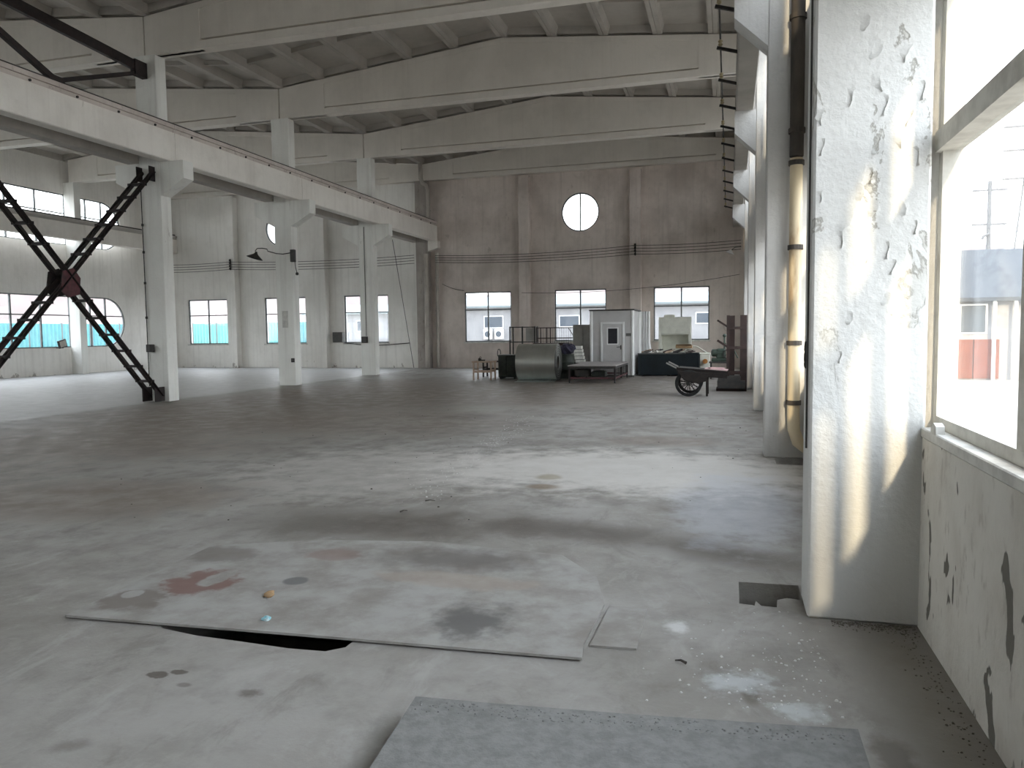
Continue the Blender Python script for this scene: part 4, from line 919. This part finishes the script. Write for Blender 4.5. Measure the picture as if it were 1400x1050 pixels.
for j in range(15):
    mt, nm = sc_m[j % 5]; w = j//3; x = SX0+.28+w*.4+R(-.05,.05); y = SY0+.14+(j % 3)*.36
    q = MB(); a = R(-.5,.5); L = R(.2,.34); z = .868+(j % 3)*.012
    if j % 3 == 1: q.tube([(x-L*math.cos(a)*.6,y-.1*a,z),(x+L*math.cos(a)*.6,y+.1*a,z+.1)], .03, 8)
    else: q.bar((x-L*.6,y-.06,z),(x+L*.6,y+.06,z+.07+.05*a),.13,.04); q.bar((x-.1,y,z+.02),(x+.1,y,z+.06),.03,.08)
    tag(q.build('scrap_piece', mt, None, (x,y,z)), nm+' scrap piece '+('near the front edge, ' if j % 3 == 0 else 'pipe tilted ' if j % 3 == 1 else 'at the back, ')+where[w], 'scrap', 'scrap in the skip')
q = MB(); q.bbox(-1.95,-1.35,29.15,29.6,1.03,1.13,.01); q.add([(-1.95,29.15,1.13),(-1.35,29.15,1.13),(-1.38,29.0,1.18),(-1.92,29.0,1.17),(-1.95,29.155,1.137),(-1.35,29.155,1.137),(-1.38,29.005,1.187),(-1.92,29.005,1.177)], [(0,1,2,3),(7,6,5,4),(0,4,5,1),(1,5,6,2),(2,6,7,3),(3,7,4,0)])
tag(q.build('cardboard_box', M_card, None, (-1.65,29.4,1.03)), 'flat brown cardboard box on top of the scrap skip', 'box')
bm = bmesh.new(); bmesh.ops.create_icosphere(bm, subdivisions=2, radius=.05)
for v in bm.verts: v.co *= R(.9,1.08)
me = bpy.data.meshes.new('foam_lump'); bm.to_mesh(me); bm.free(); tag(link('foam_lump', me, M_paper, None, (-2.62,28.965,.913)), 'small white lump on the front edge of the skip', 'lump')
q = MB(); q.tube([(-2.0,29.95,1.05),(-1.3,29.9,1.09),(-1.2,29.9,1.08),(-.6,29.85,.7)], .022, 8); tag(q.build('pale_pipe', M_cream, None, (-1.3,29.4,.9)), 'pale bent pipe leaning over the right end of the skip', 'pipe')
# cream cabinet
at = (-2.28,33.9,0); t = thing('cream_cabinet', 'cream open-bottomed cabinet in front of the right end wall window', 'cabinet', at)
q = MB(); q.box(-2.97,-2.86,33.6,34.2,0,2.28); q.box(-1.70,-1.60,33.6,34.2,0,2.28); q.box(-2.86,-1.70,34.16,34.2,0,2.28); q.box(-2.86,-1.70,33.6,34.16,2.2,2.28); q.box(-2.86,-1.70,33.62,34.16,.8,.86); q.box(-2.86,-1.70,33.62,34.16,1.52,1.56); q.build('carcass', M_cream, t, at)
MB().bbox(-2.85,-1.71,33.59,33.63,1.57,2.2,.006).build('door', M_cream, t, at)
MB().bbox(-2.85,-1.71,33.59,33.63,.03,.79,.006).build('door', M_cream, t, at)
tag(MB().bbox(-2.75,-2.3,33.7,34.0,2.281,2.37,.01).box(-2.7,-2.35,33.72,33.98,2.37,2.385).build('carton', M_cream, None, (-2.5,33.85,2.28)), 'flat pale carton on top of the cream cabinet', 'carton')
# cream drum/box at skip end
at = (-.86,29.2,0); t = thing('cream_bin', 'cream bin with an orange stained cap at the right end of the skip', 'bin', at)
MB().bbox(-1.06,-.7,29.0,29.4,0,.82,.02).build('body', M_cream, t, at); MB().lathe([(.09,-.14),(.09,0),(.05,.02)], (-.86,28.98,.55), 'Y', 14).build('cap', M_orange, t, at); MB().bbox(-1.08,-.68,28.98,29.42,.80,.85,.01).build('lid', M_cream, t, at)
# green machine on a bench
bench(-.62,.02,27.2,27.9,.60,M_dsteel,'dark steel bench under the green machine',.2)
at = (-.3,27.5,.6); t = thing('green_machine', 'dark green bench machine with handwheel and upright post', 'machine', at)
MB().bbox(-.6,-.02,27.32,27.7,.60,.72,.02).build('base', M_mgreen, t, at); MB().bbox(-.45,-.12,27.38,27.65,.70,1.05,.05).build('housing', M_mgreen, t, at)
MB().lathe([(.06,-.5),(.13,-.46),(.13,-.12),(.1,-.1)], (-.12,27.5,.9), 'X', 18).build('motor', M_mgreen, t, at, True)
q = MB(); q.lathe([(.17,-.02),(.17,.02),(.14,.02),(.14,-.02)], (-.05,27.34,.86), 'Y', 20, True)
for k in range(4): a = k*math.pi/2+.4; q.bar((-.05,27.34,.86),(-.05+.15*math.cos(a),27.34,.86+.15*math.sin(a)),.02,.02)
q.build('handwheel', M_black, t, at)
MB().tube([(-.17,27.5,1.0),(-.17,27.5,1.48)], .03, 8).build('post', M_mgreen, t, at); MB().lathe([(.05,0),(.07,.04),(.03,.1)], (-.17,27.5,1.46), 'Z', 10).build('cap', M_mgreen, t, at)
MB().bar((-.17,27.5,1.25),(.12,27.4,1.05),.03,.03).build('lever', M_mgreen, t, at); MB().bar((.1,27.45,1.1),(.28,27.4,.72),.04,.04).build('lever', M_mgreen, t, at)
# handcart
CW, CR = -1.01, .34
at = (-.72,20.5,0); t = thing('hand_cart', 'old dark wooden handcart with a spoked wheel', 'cart', at)
for y in (20.0, 21.0):
    wq = MB(); wq.lathe([(CR-.0,-.022),(CR,.022),(CR-.02,.032),(CR-.075,.03),(CR-.075,-.03),(CR-.02,-.032)], (CW,y,CR), 'Y', 32, True)
    wh = wq.build('wheel', M_tyre, t, at, True)
    for k in range(14):
        a = 2*math.pi*k/14+.1; MB().bar((CW+.04*math.cos(a),y,CR+.04*math.sin(a)),(CW+(CR-.07)*math.cos(a),y,CR+(CR-.07)*math.sin(a)),.018,.026,(0,1,0)).build('spoke', M_dwood, wh, at)
    MB().lathe([(.03,-.07),(.06,-.05),(.06,.05),(.03,.07)], (CW,y,CR), 'Y', 14).build('hub', M_dsteel, wh, at)
MB().tube([(CW,19.94,CR),(CW,21.06,CR)], .02, 8).build('axle', M_dsteel, t, at)
for y in (20.1, 20.9):
    MB().bar((-1.32,y,.70),(-.03,y,.60),.07,.09).build('side_rail', M_dwood, t, at)
    MB().bar((-1.30,y,.715),(-1.58,y,.86),.035,.035).build('handle', M_gcab, t, at)
    MB().box(CW-.035,CW+.035,y-.03,y+.03,CR-.03,.67).build('axle_block', M_dwood, t, at)
    MB().bar((-.56,y,.63),(-.55,y,0),.05,.05).build('prop_leg', M_dwood, t, at)
for j in range(7):
    x0 = -1.28+j*.178; z = .74-(x0+1.28)*.078; MB().add([(x0,20.05,z-.03),(x0+.17,20.05,z-.043),(x0+.17,20.95,z-.043),(x0,20.95,z-.03),(x0,20.05,z),(x0+.17,20.05,z-.013),(x0+.17,20.95,z-.013),(x0,20.95,z)],[(3,2,1,0),(4,5,6,7),(0,1,5,4),(1,2,6,5),(2,3,7,6),(3,0,4,7)]).build('deck_plank', M_dwood, t, at)
MB().bar((-1.28,20.06,.60),(-.05,20.06,.52),.03,.12).build('side_board', M_dwood, t, at)
MB().prism([(-1.27,.66),(-.52,.60),(-.55,.40),(-.78,.34),(-1.12,.42)], 19.915, 19.945, 'XZ').build('wheel_guard', M_dwood, t, at)
MB().bar((-.9,19.93,.58),(-.9,20.1,.60),.05,.05).build('guard_bracket', M_dwood, t, at)
q = MB(); q.prism([(-.62,20.15),(-.06,20.1),(-.03,20.8),(-.58,20.86)], 0, .02, 'XY'); q.v = [Vector((v.x, v.y, v.z+.742-(v.x+1.28)*.078+.002)) for v in q.v]
q.bar((-.5,20.3,.72),(-.15,20.5,.70),.12,.04); tag(q.build('board_scraps', M_pink, None, (-.3,20.5,.69)), 'pale pinkish board scraps lying on the handcart', 'board')
# brown steel rack on the right
at = (.25,22.1,0); t = thing('bar_rack', 'tall brown cantilever steel rack beside the right wall pillar', 'rack', at)
for (x0,x1,y) in ((-.08,.0,21.9),(.28,.46,21.9),(.0,.14,22.45),(.30,.44,22.45)):
    q = MB(); q.box(x0,x1,y-.05,y-.03,.0,2.1).box(x0,x1,y+.03,y+.05,.0,2.1).box((x0+x1)/2-.01,(x0+x1)/2+.01,y-.03,y+.03,0,2.1); q.build('upright', M_brown, t, at)
for z in (1.75,1.2,.5):
    for y in (21.9,22.45): MB().box(-.06,.46,y-.085,y-.05,z-.035,z+.035).build('cross_bar', M_brown, t, at)
for z in (1.78, 1.22):
    for y in (21.9,22.45): MB().bar((-.05,y,z),(-.33,y,z+.19),.05,.05).build('arm', M_brown, t, at)
for y in (21.9,22.45): MB().box(-.35,.46,y-.06,y+.06,0,.08).build('foot', M_brown, t, at)
for j, (z,y,lb) in enumerate(((.085,21.75,'front bottom'),(.085,22.15,'middle bottom'),(.085,22.30,'back bottom'))):
    q = MB(); q.box(-.32,.42,y-.05 if j else y-.02,y+.05 if j else y+.08,.081,.30); q.box(-.3,.3,y-.03,y+.03,.30,.42); tag(q.build('steel_offcut', M_dsteel, None, (0,y,.08)), f'{lb} dark steel offcut stored on the brown rack', 'offcut', 'steel offcuts on the brown rack')
# floodlight leaning at the aisle window
at = (-29.4,28.05,1.25); t = thing('floodlight', 'small square lamp leaning at the aisle window sill behind the X brace', 'lamp', at)
q = MB(); q.bbox(-29.55,-29.45,27.75,28.2,1.26,1.62,.02); mx = Matrix.Translation((-29.5,28,1.26)) @ Matrix.Rotation(.25,4,'X') @ Matrix.Translation((29.5,-28,-1.26)); q.v = [mx @ v for v in q.v]; q.build('lamp_head', M_black, t, at)
MB().box(-29.84,-29.5,27.9,28.0,1.22,1.26).build('bracket', M_black, t, at); q = MB(); q.bbox(-29.45,-29.44,27.8,28.15,1.3,1.58,.004); q.v = [mx @ v for v in q.v]; q.build('lamp_glass', M_gpipe, t, at)

# ------------------------------------------------------------------ outside
gr = solid_with_holes('ground', rect(-260, 260, -120, 420), [rect(XL-WT+.02, XR+WT-.02, YB-.28, YF+.28)], -.4, -.15, 'XY')
struct(link('ground', gr, M_ground), 'dusty yard ground outside the hall')
def building(name, label, x0, x1, y0, y1, h, wins, roof_over=.4, wallm=None, roofm=None, rise=.9):
    at = ((x0+x1)/2, y0, -.15); t = thing(name, label, 'building', at)
    MB().box(x0,x1,y0,y1,-.15,h).build('wall', wallm or M_nwall, t, at)
    MB().prism([(y0-roof_over,h-.05),(y0-roof_over,h+.08),((y0+y1)/2,h+rise),(y1+roof_over,h+.08),(y1+roof_over,h-.05)], x0-.3, x1+.3, 'YZ').build('roof', roofm or M_nroof, t, at)
    for (a,b,c,d) in wins:
        f = MB().box(a,b,y0-.04,y0+.05,c,d).build('window', M_trim, t, at); MB().box(a+.06,b-.06,y0-.05,y0-.03,c+.06,d-.06).build('pane', M_nwin, f, at)
    return t, at
t, at = building('neighbour_shed', 'pale low shed with blue windows seen through the main end wall windows', -22, 4, 50, 60, 3.45, [(-16.3,-14.9,2.0,2.85),(-11.0,-9.6,2.0,2.8),(-2.1,-.9,2.1,2.85),(-20.5,-19,2.0,2.8)], rise=.95)
for x in (-15.95,-15.15): 
    u = MB().bbox(x-.3,x+.3,49.65,49.98,1.25,1.95,.03).build('air_conditioner', M_trim, t, at); MB().lathe([(.2,-.02),(.2,.0)], (x,49.64,1.6), 'Y', 16).build('fan_grille', M_nwin, u, at)
t, at = building('neighbour_shed', 'pale shed seen through the aisle window behind the third column', -30, -23.6, 50, 58, 3.2, [(-26,-25,1.9,2.7)], rise=.8)
# teal fence panels
def fence(p0, p1, h, label):
    p0, p1 = Vector(p0), Vector(p1); L = (p1-p0).length; n = max(1, round(L/2.5)); d = (p1-p0)/n; nrm = Vector((-d.y, d.x, 0)).normalized()*.03
    at = tuple(p0); t = thing('sheet_fence', label, 'fence', at)
    for k in range(n):
        a = p0+d*k; q = MB(); vs = []; m = 16
        for i in range(m+1):
            f = i/m*.99; o_ = nrm*(1 if i % 2 else -1); b = a+d*f+o_; vs += [(b.x,b.y,-.15),(b.x,b.y,h)]
        back = [(x+nrm.x*.3, y+nrm.y*.3, z) for x,y,z in vs]; fs = [(2*i,2*i+2,2*i+3,2*i+1) for i in range(m)]; k2 = len(vs)
        fs += [tuple(k2+j for j in reversed(f)) for f in fs]; q.add(vs+back, fs).build('sheet_panel', M_teal, t, at)
        MB().box(a.x-.04,a.x+.04,a.y-.04,a.y+.04,-.15,h+.05).build('post', M_pole, t, at)
fence((-42,8,0), (-42,52,0), 2.62, 'teal corrugated sheet fence seen through the aisle side windows')
fence((-41.8,52.2,0), (-30.5,52.2,0), 2.7, 'teal corrugated sheet fence seen through the aisle end windows')
# far hillside
q = MB(); vs = []; fs = []; nx, ny = 60, 8
for j in range(ny+1):
    for i in range(nx+1):
        x = -240+i*5.6; y = 110+j*22+ (0 if x > -120 else (x+120)*.9); f = j/ny
        vs.append((x, y, -.3+f*(20+7*math.sin(i*.37)+4*math.sin(i*.9+1)+R(-.8,.8))))
for j in range(ny):
    for i in range(nx): a = j*(nx+1)+i; fs.append((a,a+1,a+nx+2,a+nx+1))
o = q.add(vs, fs).build('hillside', M_hill, None, (0,0,0), True); struct(o, 'bare pinkish hillside far behind the hall')
# right side yard building, pole, pylon
t, at = building('yard_building', 'grey roofed yard building with orange red shutters seen through the near right window', 7.3, 14.5, 30, 38, 2.62, [(7.72,8.6,1.45,2.5)], .5, M_nwall, M_ngrey, 2.1)
for a, b in ((7.72,8.17),(8.2,8.98)): MB().box(a,b,29.93,29.99,-.1,1.26).build('shutter', M_ndoor, t, at)
for x in (8.72,9.35): MB().box(x-.05,x+.05,29.6,29.7,-.15,2.6).build('post', M_trim, t, at)
at = (17.7,62,-.15); t = thing('utility_pole', 'concrete utility pole with crossarms seen through the near right window', 'pole', at)
MB().lathe([(.2,-.15),(.13,12.0)], (17.7,62,0), 'Z', 12).build('pole_shaft', M_pole, t, at)
for z in (11.3, 8.9): MB().box(16.6,18.8,61.95,62.05,z,z+.14).build('crossarm', M_pole, t, at)
MB().tube([(17.7,61.8,8.3),(17.3,61.7,8.1),(17.2,61.7,7.9)], .1, 6).build('transformer_lead', M_pole, t, at)
at = (31.5,95,-.15); t = thing('pylon', 'distant lattice power pylon seen through the near right window', 'pylon', at)
for sx_ in (-1, 1):
    for sy_ in (-1, 1): MB().bar((31.5+sx_*2.2,95+sy_*2.2,-.15),(31.5+sx_*.4,95+sy_*.4,24),.14,.14).build('leg', M_pole, t, at)
for j in range(9):
    z0, z1 = j*2.6, (j+1)*2.6; w0, w1 = 2.2-1.8*z0/24, 2.2-1.8*z1/24
    MB().bar((31.5-w0,95-w0,z0),(31.5+w1,95-w1,z1),.08,.08).build('lacing', M_pole, t, at); MB().bar((31.5+w0,95-w0,z0),(31.5-w1,95-w1,z1),.08,.08).build('lacing', M_pole, t, at)
for z in (17.5,20.5,23): MB().box(28.3,34.7,94.9,95.1,z,z+.2).build('crossarm', M_pole, t, at)
for j, (z, x) in enumerate(((11.4,16.7),(11.4,18.7),(9.0,16.7))):
    wire('power_line', (x,62.3,z+.35), (x-9,140,z+.5), 1.2, ['left upper','right upper','lower'][j]+' power line running off from the utility pole', 'power lines outside', .025)
# faded notice on the second column
at = (-14.44,22.66,2.2); t = thing('faded_notice', 'faded greyish notice pasted on the second column', 'notice', at)
MB().box(-14.56,-14.34,22.664,22.669,1.95,2.52).build('sheet', M_sill, t, at)
